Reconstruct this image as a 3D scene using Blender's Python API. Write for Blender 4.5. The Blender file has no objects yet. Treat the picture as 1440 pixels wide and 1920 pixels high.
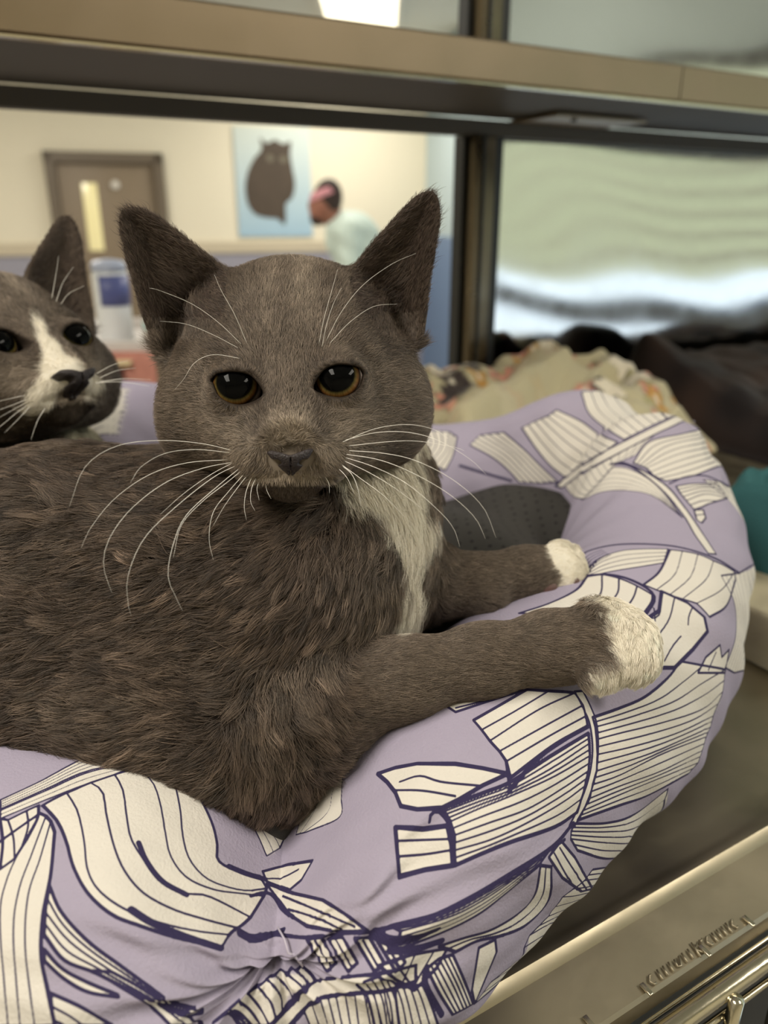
import bpy, bmesh, math, random
import numpy as np
from mathutils import Vector, Matrix, kdtree
rnd = random.Random(7); rng = np.random.default_rng(7)
SC = bpy.context.scene; COL = SC.collection
# ---------------------------------------------------------------- camera, world, lights, exposure
FPX = 1442.0; PITCH = math.radians(21.0); CZ = 1.45
CAM = np.array([0.0, 0.0, CZ])
RV = np.array([1.0, 0, 0]); FV = np.array([0, math.cos(PITCH), -math.sin(PITCH)]); UV_ = np.array([0, math.sin(PITCH), math.cos(PITCH)])
cd = bpy.data.cameras.new('camera'); cam = bpy.data.objects.new('camera', cd); COL.objects.link(cam); SC.camera = cam
cam.location = CAM; cam.rotation_euler = (math.pi/2 - PITCH, 0, 0)
cd.sensor_fit = 'VERTICAL'; cd.sensor_height = 36; cd.sensor_width = 27; cd.lens = FPX/1920*36; cd.clip_start = .01; cd.clip_end = 60
cd.dof.use_dof = True; cd.dof.focus_distance = .305; cd.dof.aperture_fstop = 7.0
w = bpy.data.worlds.new('world'); SC.world = w; w.use_nodes = True
w.node_tree.nodes['Background'].inputs[0].default_value = (.8, .9, 1, 1); w.node_tree.nodes['Background'].inputs[1].default_value = .6
vs = SC.view_settings; vs.view_transform = 'Standard'; vs.look = 'None'; vs.gamma = 1; vs.exposure = 0.0; vs.use_curve_mapping = False
SC.cycles.max_bounces = 6; SC.cycles.diffuse_bounces = 3; SC.cycles.glossy_bounces = 4
SC.cycles.caustics_reflective = False; SC.cycles.caustics_refractive = False
def area(name, loc, size, power, col, rot=(0, 0, 0)):
    l = bpy.data.lights.new(name, 'AREA'); l.shape = 'RECTANGLE'; l.size, l.size_y = size; l.energy = power; l.color = col
    o = bpy.data.objects.new(name, l); COL.objects.link(o); o.location = loc; o.rotation_euler = rot; return o
WARM = (1.0, .94, .85)
FIX = [(-.15, 5.7, .5, 1.2, 34), (-.9, -.35, .6, 1.2, 34), (1.55, .0, .6, 1.2, 24), (-2.1, 3.6, .6, 1.2, 62), (1.0, 3.0, .6, 1.2, 34)]  # third lamp is added out of view to brighten the right wall
CEIL = 2.72
for i, (x, y, sx, sy, p) in enumerate(FIX):
    area('ceiling_lamp_light', (x, y, CEIL - .06), (sx*.9, sy*.9), p, WARM)
# ---------------------------------------------------------------- helpers
def P(px, py, d): return CAM + d*((px-720)/FPX*RV + (960-py)/FPX*UV_ + FV)
def proj(p):
    p = np.asarray(p, float) - CAM; d = p @ FV
    return 720 + FPX*(p @ RV)/d, 960 - FPX*(p @ UV_)/d, d
def PZ(px, py, h):
    r = (px-720)*RV + (960-py)*UV_ + FPX*FV; return CAM + r*(h/r[2])
def onplane(px, py, p0, n):
    r = (px-720)*RV + (960-py)*UV_ + FPX*FV; p0 = np.array(p0); n = np.array(n); return CAM + r*(((p0-CAM) @ n)/(r @ n))
def tag(o, label=None, cat=None, group=None, kind=None):
    if label: o['label'] = label
    if cat: o['category'] = cat
    if group: o['group'] = group
    if kind: o['kind'] = kind
    return o
def empty(name, loc, label, cat, group=None):
    o = bpy.data.objects.new(name, None); COL.objects.link(o); o.location = loc; o.empty_display_size = .02
    return tag(o, label, cat, group)
bpy.context.view_layer.update()
def link(name, me, mat=None, parent=None, smooth=True):
    o = bpy.data.objects.new(name, me); COL.objects.link(o)
    if mat is not None:
        me.materials.clear()
        for m in (mat if isinstance(mat, (list, tuple)) else [mat]): me.materials.append(m)
    if smooth and len(me.polygons): me.polygons.foreach_set('use_smooth', np.ones(len(me.polygons), bool))
    if parent is not None:
        o.parent = parent
        wm = Matrix.Translation(parent.location) @ parent.rotation_euler.to_matrix().to_4x4() if parent.parent is None else parent['_w'] and Matrix(np.array(parent['_w']).reshape(4, 4).tolist())
        o.matrix_parent_inverse = wm.inverted()
    return o
def np_mesh(name, V, F, mat=None, parent=None, smooth=True, attr=None):
    """V (n,3) world coordinates, F (m,k) equal-size faces"""
    V = np.ascontiguousarray(V, np.float32); F = np.ascontiguousarray(F, np.int32); k = F.shape[1]
    me = bpy.data.meshes.new(name); me.vertices.add(len(V)); me.vertices.foreach_set('co', V.ravel())
    me.loops.add(F.size); me.loops.foreach_set('vertex_index', F.ravel())
    me.polygons.add(len(F)); me.polygons.foreach_set('loop_start', np.arange(0, F.size, k, dtype=np.int32)); me.polygons.foreach_set('loop_total', np.full(len(F), k, np.int32))
    me.update(calc_edges=True)
    for an, ac in (attr or {}).items():
        ac = np.asarray(ac, np.float32)
        if ac.ndim == 2:
            a = me.attributes.new(an, 'FLOAT_COLOR', 'POINT'); a.data.foreach_set('color', np.c_[ac, np.ones(len(ac))].astype(np.float32).ravel())
        else:
            a = me.attributes.new(an, 'FLOAT', 'POINT'); a.data.foreach_set('value', ac)
    return link(name, me, mat, parent, smooth)
def bm_obj(name, bm, mat, parent=None, smooth=False):
    me = bpy.data.meshes.new(name); bmesh.ops.recalc_face_normals(bm, faces=bm.faces); bm.to_mesh(me); bm.free(); return link(name, me, mat, parent, smooth)
def box_bm(bm, c, size, axes=None, bevel=0, seg=2):
    A = np.eye(3) if axes is None else np.array(axes)
    vs_ = [bm.verts.new(Vector(np.array(c) + sum(s*h/2*A[i] for i, (s, h) in enumerate(zip(sg, size))))) for sg in [(a, b, c_) for a in (-1, 1) for b in (-1, 1) for c_ in (-1, 1)]]
    fs = [bm.faces.new([vs_[i] for i in f]) for f in ((0, 1, 3, 2), (4, 6, 7, 5), (0, 4, 5, 1), (2, 3, 7, 6), (0, 2, 6, 4), (1, 5, 7, 3))]
    if bevel:
        es = list({e for f in fs for e in f.edges}); bmesh.ops.bevel(bm, geom=es, offset=bevel, segments=seg, profile=.5, affect='EDGES')
def box(name, c, size, mat, parent=None, axes=None, bevel=0):
    bm = bmesh.new(); box_bm(bm, c, size, axes, bevel); return bm_obj(name, bm, mat, parent, bevel > 0)
def tube_arr(pts, rad, n=10, cap=True):
    pts = np.asarray(pts, float); m = len(pts); rad = np.broadcast_to(np.asarray(rad, float), (m,))
    T = np.gradient(pts, axis=0); T /= np.linalg.norm(T, axis=1)[:, None] + 1e-12
    ref = np.array([0, 0, 1.0]) if abs(T[0][2]) < .9 else np.array([1.0, 0, 0]); V = []
    for i in range(m):
        a = ref - (ref @ T[i])*T[i]; a /= np.linalg.norm(a); ref = a; b = np.cross(T[i], a)
        t = np.arange(n)*2*math.pi/n; V.append(pts[i] + rad[i]*(np.cos(t)[:, None]*a + np.sin(t)[:, None]*b))
    V = np.concatenate(V); F = [[i*n + j, i*n + (j+1) % n, (i+1)*n + (j+1) % n, (i+1)*n + j] for i in range(m-1) for j in range(n)]
    if cap:
        V = np.r_[V, [pts[0]], [pts[-1]]]; F += [[len(V)-2, (j+1) % n, j, j] for j in range(n)] + [[len(V)-1, (m-1)*n + j, (m-1)*n + (j+1) % n, (m-1)*n + (j+1) % n] for j in range(n)]
    return V, F
def tube(name, pts, rad, mat, parent=None, n=10):
    V, F = tube_arr(pts, rad, n); bm = bmesh.new(); vv = [bm.verts.new(v) for v in V]
    for f in F:
        u = list(dict.fromkeys(f))
        try: bm.faces.new([vv[i] for i in u])
        except ValueError: pass
    return bm_obj(name, bm, mat, parent, True)
def lathe(name, c, prof, mat, parent=None, n=24, axes=None):
    A = np.eye(3) if axes is None else np.array(axes); bm = bmesh.new(); rings = []
    for r, z in prof:
        rings.append([bm.verts.new(Vector(np.array(c) + r*math.cos(2*math.pi*k/n)*A[0] + r*math.sin(2*math.pi*k/n)*A[1] + z*A[2])) for k in range(n)])
    for a, b in zip(rings, rings[1:]):
        for k in range(n): bm.faces.new([a[k], a[(k+1) % n], b[(k+1) % n], b[k]])
    for r_ in (rings[0], rings[-1]): bm.faces.new(r_)
    return bm_obj(name, bm, mat, parent, True)
def s2l(c):
    c = np.asarray(c, float)/255; return np.where(c <= .04045, c/12.92, ((c+.055)/1.055)**2.4)
def mat(name, rgb, rough=.6, metal=0, bump=0, bscale=50, emit=0, spec=.5, var=0, vscale=5, stretch=None):
    m = bpy.data.materials.new(name); m.use_nodes = True; nt = m.node_tree; b = nt.nodes['Principled BSDF']
    c = tuple(s2l(rgb)) + (1,); b.inputs['Base Color'].default_value = c; b.inputs['Roughness'].default_value = rough
    b.inputs['Metallic'].default_value = metal; b.inputs['Specular IOR Level'].default_value = spec
    tc = nt.nodes.new('ShaderNodeTexCoord'); mp = nt.nodes.new('ShaderNodeMapping'); nt.links.new(tc.outputs['Object'], mp.inputs[0])
    if stretch: mp.inputs['Scale'].default_value = stretch
    if var:
        n = nt.nodes.new('ShaderNodeTexNoise'); n.inputs['Scale'].default_value = vscale; n.inputs['Detail'].default_value = 5; nt.links.new(mp.outputs[0], n.inputs['Vector'])
        mx = nt.nodes.new('ShaderNodeMix'); mx.data_type = 'RGBA'; mx.inputs[6].default_value = tuple(x*(1-var) for x in c[:3]) + (1,); mx.inputs[7].default_value = tuple(min(1, x*(1+var)) for x in c[:3]) + (1,)
        nt.links.new(n.outputs[0], mx.inputs[0]); nt.links.new(mx.outputs[2], b.inputs['Base Color'])
    if bump:
        n = nt.nodes.new('ShaderNodeTexNoise'); n.inputs['Scale'].default_value = bscale; n.inputs['Detail'].default_value = 4; nt.links.new(mp.outputs[0], n.inputs['Vector'])
        bp = nt.nodes.new('ShaderNodeBump'); bp.inputs['Strength'].default_value = bump; bp.inputs['Distance'].default_value = .002; nt.links.new(n.outputs[0], bp.inputs['Height']); nt.links.new(bp.outputs[0], b.inputs['Normal'])
    if emit: b.inputs['Emission Color'].default_value = c; b.inputs['Emission Strength'].default_value = emit
    return m
def attr_mat(name, attr='col', rough=.8, spec=.3, bump=0, bscale=600, sheen=0, stretch=None):
    m = mat(name, (200, 200, 200), rough, 0, bump, bscale, 0, spec, stretch=stretch); nt = m.node_tree; b = nt.nodes['Principled BSDF']
    a = nt.nodes.new('ShaderNodeAttribute'); a.attribute_name = attr; nt.links.new(a.outputs['Color'], b.inputs['Base Color'])
    if sheen: b.inputs['Sheen Weight'].default_value = sheen; b.inputs['Sheen Roughness'].default_value = .4
    return m
def structure(o): o['kind'] = 'structure'; return o
def unit(v): v = np.asarray(v, float); return v/np.linalg.norm(v)
def catmull(pts, n):
    p = np.asarray(pts, float)
    if len(p) == 2: return p[0] + (p[1]-p[0])*np.linspace(0, 1, n)[:, None]
    q = np.r_[[2*p[0]-p[1]], p, [2*p[-1]-p[-2]]]; seg = np.linalg.norm(np.diff(p, axis=0), axis=1); cum = np.r_[0, np.cumsum(seg)]; s = np.linspace(0, cum[-1], n)
    k = np.clip(np.searchsorted(cum, s, side='right')-1, 0, len(p)-2); t = ((s-cum[k])/(seg[k]+1e-9))[:, None]; a, b, c, d = q[k], q[k+1], q[k+2], q[k+3]
    return .5*((2*b) + (c-a)*t + (2*a-5*b+4*c-d)*t**2 + (3*b-a-3*c+d)*t**3)
# ---------------------------------------------------------------- room
ZV = np.array([0, 0, 1.0])
def hdir(az): a = math.radians(az); return np.array([math.sin(a), math.cos(a), 0])
BW_D = hdir(72); BW_P = np.array([-1.2, 6.5, 0]); BW_N = np.array([BW_D[1], -BW_D[0], 0])      # back wall, normal to the camera
M_cream = mat('cream_wall_paint', (228, 220, 197), .7, var=.03, vscale=2, bump=.1, bscale=300)
M_lilac = mat('grey_lilac_wall_paint', (150, 148, 160), .6, bump=.1, bscale=300)
M_pale = mat('pale_blue_wall_paint', (176, 192, 196), .7, bump=.1, bscale=300)
M_blue = mat('dusty_blue_wall_paint', (112, 134, 166), .6, bump=.1, bscale=300)
M_sage = mat('sage_green_wall_paint', (190, 205, 176), .6, bump=.1, bscale=300)
M_ceil = mat('ceiling_board', (226, 226, 218), .8, bump=.3, bscale=200)
M_floor = mat('vinyl_floor', (150, 146, 140), .35, var=.12, vscale=8)
M_doorw = mat('taupe_door_paint', (128, 112, 90), .5)
M_frame = mat('taupe_door_frame_paint', (104, 92, 76), .45)
M_rail = mat('beige_rail', (196, 184, 160), .5)
def corner(px):                                                     # where the ray through column px meets the back wall (on the ground plan)
    q = onplane(px, 400, BW_P, BW_N); q[2] = 0; return q
def wall_strip(name, a, b, z0, z1, m, n, th=.06):
    a = np.array(a, float); b = np.array(b, float); L = np.linalg.norm(b-a); c = (a+b)/2 - n*th/2; c[2] = (z0+z1)/2
    return structure(box(name, c, (L, th, z1-z0), m, None, [unit(b-a), n, ZV]))
c_cor = corner(797); a0 = BW_P - BW_D*3.6; a0[2] = 0
zr = float(onplane(420, 462, BW_P, BW_N)[2])
wall_strip('wall_back', a0, c_cor, 0, CEIL, M_cream, BW_N)
wall_strip('wall_back_wainscot', a0, c_cor + BW_N*.012, 0, zr-.04, M_lilac, BW_N, .012)
wall_strip('trim_1', a0 + BW_N*.022, c_cor + BW_N*.022, zr-.05, zr+.035, M_rail, BW_N, .022)
SW_D = np.array([BW_N[0], BW_N[1], 0]); SW_D = unit(BW_N); SW_N = -BW_D                          # right-hand wall runs from that corner to the viewer's side
c_end = c_cor + SW_D*8.6
zs = float(onplane(840, 444, c_cor, SW_N)[2])
wall_strip('wall_right', c_cor, c_end, 0, CEIL, M_pale, SW_N)
wall_strip('wall_right_wainscot', c_cor + SW_N*.01, c_end + SW_N*.01, 0, zs, M_blue, SW_N, .01)
l_end = a0 + SW_D*8.6
wall_strip('wall_left', a0, l_end, 0, CEIL, M_cream, -SW_N)
wall_strip('wall_front', l_end, c_end, 0, CEIL, M_cream, -BW_N)
cc = (a0 + c_cor + l_end + c_end)/4; LX = np.linalg.norm(c_cor-a0) + .3; LY = 8.9
structure(box('floor', cc + [0, 0, -.05], (LX, LY, .1), M_floor, None, [BW_D, SW_D, ZV]))
structure(box('ceiling', cc + [0, 0, CEIL+.05], (LX, LY, .1), M_ceil, None, [BW_D, SW_D, ZV]))
# ceiling lamps
M_tube = mat('lamp_diffuser', (255, 244, 214), .5, emit=2.2)
M_white = mat('white_enamel', (235, 235, 230), .4)
LBL = ['lit rectangular ceiling lamp seen through the upper cage opening', 'lit ceiling lamp above and behind the cage, out on the left', 'added ceiling lamp out of view, brightening the right wall by the made-up window', 'lit ceiling lamp in the middle of the room, left side', 'lit ceiling lamp in the middle of the room, right side']
for (x, y, sx, sy, p), lb in zip(FIX, LBL):
    t = empty('ceiling_lamp', (x, y, CEIL), lb, 'lamp', 'rectangular ceiling lamps')
    bm = bmesh.new()
    for dx, dy, wx, wy in ((-sx/2, 0, .03, sy+.03), (sx/2, 0, .03, sy+.03), (0, -sy/2, sx, .03), (0, sy/2, sx, .03)): box_bm(bm, (x+dx, y+dy, CEIL-.02), (wx, wy, .04))
    bm_obj('lamp_frame', bm, M_white, t); box('diffuser', (x, y, CEIL-.018), (sx-.03, sy-.03, .02), M_tube, t)
# door in the back wall
def wallp(px, py, off=0): return onplane(px, py, BW_P + BW_N*off, BW_N)
dl = corner(96); dr = corner(314); dtop = float(wallp(205, 286)[2])
AX = [BW_D, BW_N, ZV]
dw = np.linalg.norm(dr-dl); dc = (dl+dr)/2
bm = bmesh.new(); fw = .075
for c_, s_ in ((-dw/2+fw/2, fw), (dw/2-fw/2, fw)): box_bm(bm, dc + BW_D*c_ + BW_N*.02 + ZV*dtop/2, (s_, .09, dtop), AX, .004)
box_bm(bm, dc + BW_N*.02 + ZV*(dtop-fw/2), (dw, .09, fw), AX, .004)
door = structure(box('door_1', dc + BW_N*.012 + ZV*(dtop-fw)/2, (dw-2*fw, .03, dtop-fw), M_doorw, None, AX, .003))
door['_w'] = [x for r in Matrix.Identity(4) for x in r]
bm_obj('door_frame', bm, M_frame, door)
g0, g1 = wallp(152, 343, .03), wallp(196, 470, .03)
M_glass = mat('bright_door_glass', (226, 214, 160), .2, emit=.35)
box('door_window_pane', (g0+g1)/2, (abs((g1-g0) @ BW_D), .012, abs(g1[2]-g0[2])), M_glass, door, AX, .002)
q = wallp(216, 347, .035); lathe('door_plaque', q, [(.03, 0), (.03, .006), (.02, .009)], mat('plaque_white', (220, 215, 205), .5), door, 20, [BW_D, ZV, BW_N])
q = wallp(300, 520, .05); tube('door_handle', [q, q+BW_N*.04, q+BW_N*.045-BW_D*.1], .009, mat('handle_steel', (170, 165, 155), .3, 1), door)
# poster: a fluffy dark cat sitting, on pale blue
pw = [wallp(x, y, .01) for x, y in ((434, 236), (582, 240), (584, 443), (450, 444))]
pt = empty('poster', (pw[2]+pw[3])/2, 'pale blue poster of a dark fluffy cat on the cream wall beside the door', 'poster')
M_post = bpy.data.materials.new('poster_paper'); M_post.use_nodes = True
def grad_mat(m, c0, c1, z0, z1):
    nt = m.node_tree; b = nt.nodes['Principled BSDF']; g = nt.nodes.new('ShaderNodeNewGeometry'); s = nt.nodes.new('ShaderNodeSeparateXYZ'); mr = nt.nodes.new('ShaderNodeMapRange')
    mr.inputs[1].default_value = z0; mr.inputs[2].default_value = z1; mx = nt.nodes.new('ShaderNodeMix'); mx.data_type = 'RGBA'
    mx.inputs[6].default_value = tuple(s2l(c0)) + (1,); mx.inputs[7].default_value = tuple(s2l(c1)) + (1,)
    nt.links.new(g.outputs['Position'], s.inputs[0]); nt.links.new(s.outputs[2], mr.inputs[0]); nt.links.new(mr.outputs[0], mx.inputs[0]); nt.links.new(mx.outputs[2], b.inputs['Base Color']); b.inputs['Roughness'].default_value = .5
grad_mat(M_post, (160, 190, 208), (205, 214, 206), pw[2][2], pw[0][2])
pm = (pw[0]+pw[1]+pw[2]+pw[3])/4
PW_ = .5*(np.linalg.norm(pw[1]-pw[0]) + np.linalg.norm(pw[2]-pw[3])); PH_ = abs((pw[0]-pw[3])[2])
box('poster_sheet', pm, (PW_, .012, PH_), M_post, pt, AX)
def flat_shape(name, pts, off, m, parent, th=.002):
    bm = bmesh.new(); pts = catmull(list(pts) + [pts[0]], 90)[:-1]; vv = [bm.verts.new(wallp(x, y, off)) for x, y in pts]; f = bm.faces.new(vv)
    r = bmesh.ops.extrude_face_region(bm, geom=[f])
    for v in r['geom']:
        if isinstance(v, bmesh.types.BMVert): v.co += Vector(BW_N*th)
    return bm_obj(name, bm, m, parent)
M_pc = mat('printed_cat_brown', (74, 62, 50), .7, var=.25, vscale=9)
flat_shape('printed_cat', [(487, 257), (500, 268), (515, 262), (530, 270), (545, 266), (544, 290), (548, 315), (553, 345), (548, 370), (536, 382), (536, 400), (534, 421), (520, 410), (500, 408), (480, 402), (466, 385), (460, 355), (464, 325), (476, 298), (490, 280)], .018, M_pc, pt)
for x, y in ((507, 296), (532, 298)): flat_shape('printed_cat_eye', [(x-7, y-4), (x, y-6), (x+6, y+2), (x, y+8), (x-6, y+4)], .0205, mat('printed_eye', (110, 104, 86), .6), pt, .001)
# made-up unseen window with blinds in the right wall: glowing bands added for the steel panels to mirror
def swp(s, z, off=0): return c_cor + SW_D*s + SW_N*off + ZV*z
M_blue_glow = mat('added_blue_glow', (205, 226, 250), .1, emit=1.7)
M_green_glow = mat('added_green_glow', (200, 212, 192), .1, emit=.85)
M_wf = mat('added_frame_paint', (78, 82, 84), .5)
M_slat = mat('added_slat', (200, 210, 204), .5)
SX = [SW_D, SW_N, ZV]
added_win = structure(box('added_window_1', swp(7.0, .84, .012), (2.6, .02, .44), M_blue_glow, None, SX)); added_win['_w'] = [x for r in Matrix.Identity(4) for x in r]
box('added_pane', swp(7.0, 1.57, .012), (2.6, .02, .72), M_green_glow, added_win, SX); box('added_pane', swp(7.0, 1.22, .016), (2.6, .02, .09), M_blue_glow, added_win, SX)
bm = bmesh.new()
box_bm(bm, swp(7.0, 1.115, .03), (2.7, .05, .09), SX); box_bm(bm, swp(7.0, 1.95, .03), (2.7, .05, .06), SX); box_bm(bm, swp(7.0, .60, .03), (2.7, .05, .06), SX)
for s in (5.68, 8.32): box_bm(bm, swp(s, 1.27, .03), (.06, .05, 1.36), SX)
bm_obj('added_window_frame', bm, M_wf, added_win)
bm = bmesh.new()
for k in range(8): box_bm(bm, swp(7.0, 1.33+k*.072, .06), (2.6, .035, .024), SX)
bm_obj('added_blind', bm, M_slat, added_win)
# ---------------------------------------------------------------- steel cage
H0 = CZ - .30                                                       # top of the cage floor
CD = hdir(60); CN = np.array([CD[1], -CD[0], 0]); CQ = -CN           # CD along the row, CQ into the cage
O_ = PZ(977, 1821, -.30); O_[2] = 0
CA = [CD, CQ, ZV]
def q_of(px, py, h): return float((PZ(px, py, h)-O_) @ CQ)
def cg(s, q, z): return O_ + CD*s + CQ*q + ZV*z
def qs(px, py, q):                                                   # (s, z) where a ray meets the vertical plane at depth q in the cage
    p = onplane(px, py, cg(0, q, 0), CQ); return float((p-O_) @ CD), float(p[2])
def steel(name, rgb, rough, bscale=(4, 4, 400), bumpd=.0002, wave=0, aniso=0, smudge=.35):
    m = mat(name, rgb, rough, 1); nt = m.node_tree; b = nt.nodes['Principled BSDF']; b.inputs['Anisotropic'].default_value = aniso
    tc = nt.nodes['Texture Coordinate'] if 'Texture Coordinate' in nt.nodes else nt.nodes.new('ShaderNodeTexCoord')
    mp = nt.nodes.new('ShaderNodeMapping'); mp.inputs['Scale'].default_value = bscale; nt.links.new(tc.outputs['Object'], mp.inputs[0])
    n = nt.nodes.new('ShaderNodeTexNoise'); n.inputs['Scale'].default_value = 3; n.inputs['Detail'].default_value = 3; nt.links.new(mp.outputs[0], n.inputs['Vector'])
    bp = nt.nodes.new('ShaderNodeBump'); bp.inputs['Strength'].default_value = 1; bp.inputs['Distance'].default_value = bumpd; nt.links.new(n.outputs[0], bp.inputs['Height']); nt.links.new(bp.outputs[0], b.inputs['Normal'])
    n2 = nt.nodes.new('ShaderNodeTexNoise'); n2.inputs['Scale'].default_value = 22; n2.inputs['Detail'].default_value = 6; nt.links.new(tc.outputs['Object'], n2.inputs['Vector'])
    mr = nt.nodes.new('ShaderNodeMapRange'); mr.inputs[1].default_value = .3; mr.inputs[2].default_value = .75; mr.inputs[3].default_value = max(.02, rough*(1-smudge)); mr.inputs[4].default_value = rough*(1+smudge)
    nt.links.new(n2.outputs[0], mr.inputs[0]); nt.links.new(mr.outputs[0], b.inputs['Roughness']); return m
M_shelf = steel('brushed_steel_shelf', (166, 156, 134), .44, (40, 40, 40), .0001, smudge=.22)
M_beam = steel('brushed_steel_beam', (150, 134, 112), .42, (30, 30, 30), .00003, smudge=.12)
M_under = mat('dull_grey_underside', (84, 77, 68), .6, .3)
M_post_m = steel('dark_bronze_post', (112, 102, 86), .38, (60, 60, 3), .0002)
M_black = mat('near_black', (26, 28, 28), .5)
M_panel = steel('mirror_steel_panel', (214, 210, 200), .10, (60, 60, 1), .00006, smudge=.2)
M_chrome = steel('chrome_bar', (200, 192, 170), .18, (80, 80, 80), .0001)
M_dark = mat('gap_shade', (22, 26, 26), .35)
cage = empty('cage', tuple(cg(0.1, .2, H0)), 'stainless steel cage with the cats inside, its floor, rails, post and wavy mirror panels', 'cage')
# floor plate with a raised front bead and a sloping lip: a profile run along the row
QL = q_of(1440, 1716, -.3045)
prof = [(.78, -.02), (.78, 0), (.02, 0), (.008, .0002), (.004, .0015), (.001, .0032), (-.0015, .0034), (-.004, .0018), (-.006, -.001), (QL*.6, -.003), (QL+.0012, -.0042), (QL, -.006), (QL+.0004, -.022), (QL+.004, -.022)]
def run_profile(name, prof, s0, s1, m, parent, zb=0, n=2):
    V = []; k = len(prof)
    for s in np.linspace(s0, s1, n):
        for q, z in prof: V.append(cg(s, q, zb+z))
    F = [[i*k+j, i*k+(j+1) % k, (i+1)*k+(j+1) % k, (i+1)*k+j] for i in range(n-1) for j in range(k)]
    bm = bmesh.new(); vv = [bm.verts.new(v) for v in V]
    for f in F: bm.faces.new([vv[i] for i in f])
    bm.faces.new(vv[:k]); bm.faces.new(vv[-k:])
    o = bm_obj(name, bm, m, parent, True); me = o.data
    try: me.set_sharp_from_angle(angle=math.radians(35))
    except Exception: pass
    return o
run_profile('cage_floor', prof, -.75, 1.3, M_shelf, cage, H0)
# stamped marks on the lip: a line of slanted strokes between two small tabs, worn past reading
def lip(px, py):
    return onplane(px, py, cg(0, -.02, H0-.0032), ZV)
bm = bmesh.new(); a, b = lip(1222, 1838), lip(1376, 1733); lip_up = unit(CQ + ZV*.1)
SK = [(.00, 1, 'c'), (.09, 1, '/'), (.155, 1, '/'), (.22, 1, '/'), (.30, 1, 'u'), (.38, 1, '/'), (.45, 1, '/'), (.52, 1.6, 'k'), (.60, 1.2, 'r'), (.68, 1, 'c'), (.75, 1, '/'), (.81, 1, '/'), (.87, 1, '/'), (.93, 1.1, '/'), (1.0, 1, 'c')]
def stroke(bm, pts, r=.00045):
    V, F = tube_arr(pts, r, 6); vv = [bm.verts.new(v) for v in V]
    for f in F:
        u = list(dict.fromkeys(f)); bm.faces.new([vv[i] for i in u])
D2 = unit(b-a)
for t, h, k in SK:
    o = a + (b-a)*t + ZV*.0002; hh = .0042*h; sl = lip_up*hh + D2*hh*.25
    if k in '/kr': stroke(bm, [o-sl*.5, o, o+sl*.5])
    if k == 'c': stroke(bm, [o+sl*.4+D2*.0012, o+sl*.45, o-D2*.0012, o-sl*.45, o-sl*.4+D2*.0012])
    if k == 'u': stroke(bm, [o+sl*.4-D2*.001, o-sl*.35-D2*.001, o-sl*.45+D2*.0006, o+sl*.4+D2*.002])
    if k == 'k': stroke(bm, [o+D2*.0025+sl*.3, o, o+D2*.0028-sl*.4])
    if k == 'r': stroke(bm, [o+sl*.3, o+sl*.45+D2*.002])
bm_obj('stamped_marking', bm, M_shelf, cage, True)
for x, y in ((1212, 1856), (1322, 1784), (1404, 1728), (1105, 1918)):
    c = lip(x, y); box('lip_tab', c + ZV*.0004, (.0022, .006, .001), M_chrome, cage, CA, .0003)
QR = q_of(1440, 1757, -.317); QD = q_of(1440, 1797, -.316)
# dark strip painting in the shade of the gap below the lip, and the lowered wire door in front of it
run_profile('gap_strip', [(QL+.004, -.012), (QR-.001, -.019), (QR-.001, -.024), (QL+.004, -.03)], -.75, 1.3, M_dark, cage, H0)
tube('channel_rim', [cg(-.75, QR, H0-.0178), cg(1.3, QR, H0-.0178)], .0009, M_chrome, cage)
door_t = empty('cage_door', tuple(cg(.1, -.05, H0-.2)), 'wire cage door of chrome bars folded down in front of the cage lip', 'cage door')
tube('top_rail', [cg(-.7, QD, H0-.016), cg(1.25, QD, H0-.016)], .0042, M_chrome, door_t, 16)
tube('lower_rail', [cg(-.7, QD-.002, H0-.029), cg(1.25, QD-.002, H0-.029)], .0016, M_chrome, door_t, 10)
s_rod = qs(1386, 1850, QD-.006)[0]
for k in range(-8, 22):
    s = s_rod + k*.0355
    tube('bar', [cg(s, QD-.0062, H0-.0145), cg(s, QD-.0062, H0-.05), cg(s, QD-.0062, H0-.2), cg(s, QD-.0062, H0-.36)], .0031, M_chrome, door_t, 12)
box('gap_sheet', cg(.3, QL+.006, H0-.2), (2.1, .004, .34), M_dark, cage, CA)  # dark sheet standing in for the shade behind the bars
# middle shelf edge (beam), its underside, upper shelf floor
QB = .47
s_a, zb = qs(720, 135, QB); zt = qs(720, 47, QB)[1]
bh = zt - zb
s_j = qs(1271, 190, QB)[0]
def beam(name, s0, s1):
    pr = [(0, 0), (-.002, .002), (-.002, bh-.002), (0, bh), (.02, bh), (.02, bh-.003), (.004, bh-.004), (.004, .002), (.02, .002), (.02, 0)]
    return run_profile(name, [(QB+a_, b_) for a_, b_ in pr], s0, s1, M_beam, cage, zb)
beam('shelf_rail', -1.2, s_j-.0008); beam('shelf_rail', s_j+.0008, 1.9)
box('rail_edge_strip', cg(.35, QB+.001, zb-.0012), (3.1, .006, .0018), M_chrome, cage, CA)
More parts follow.
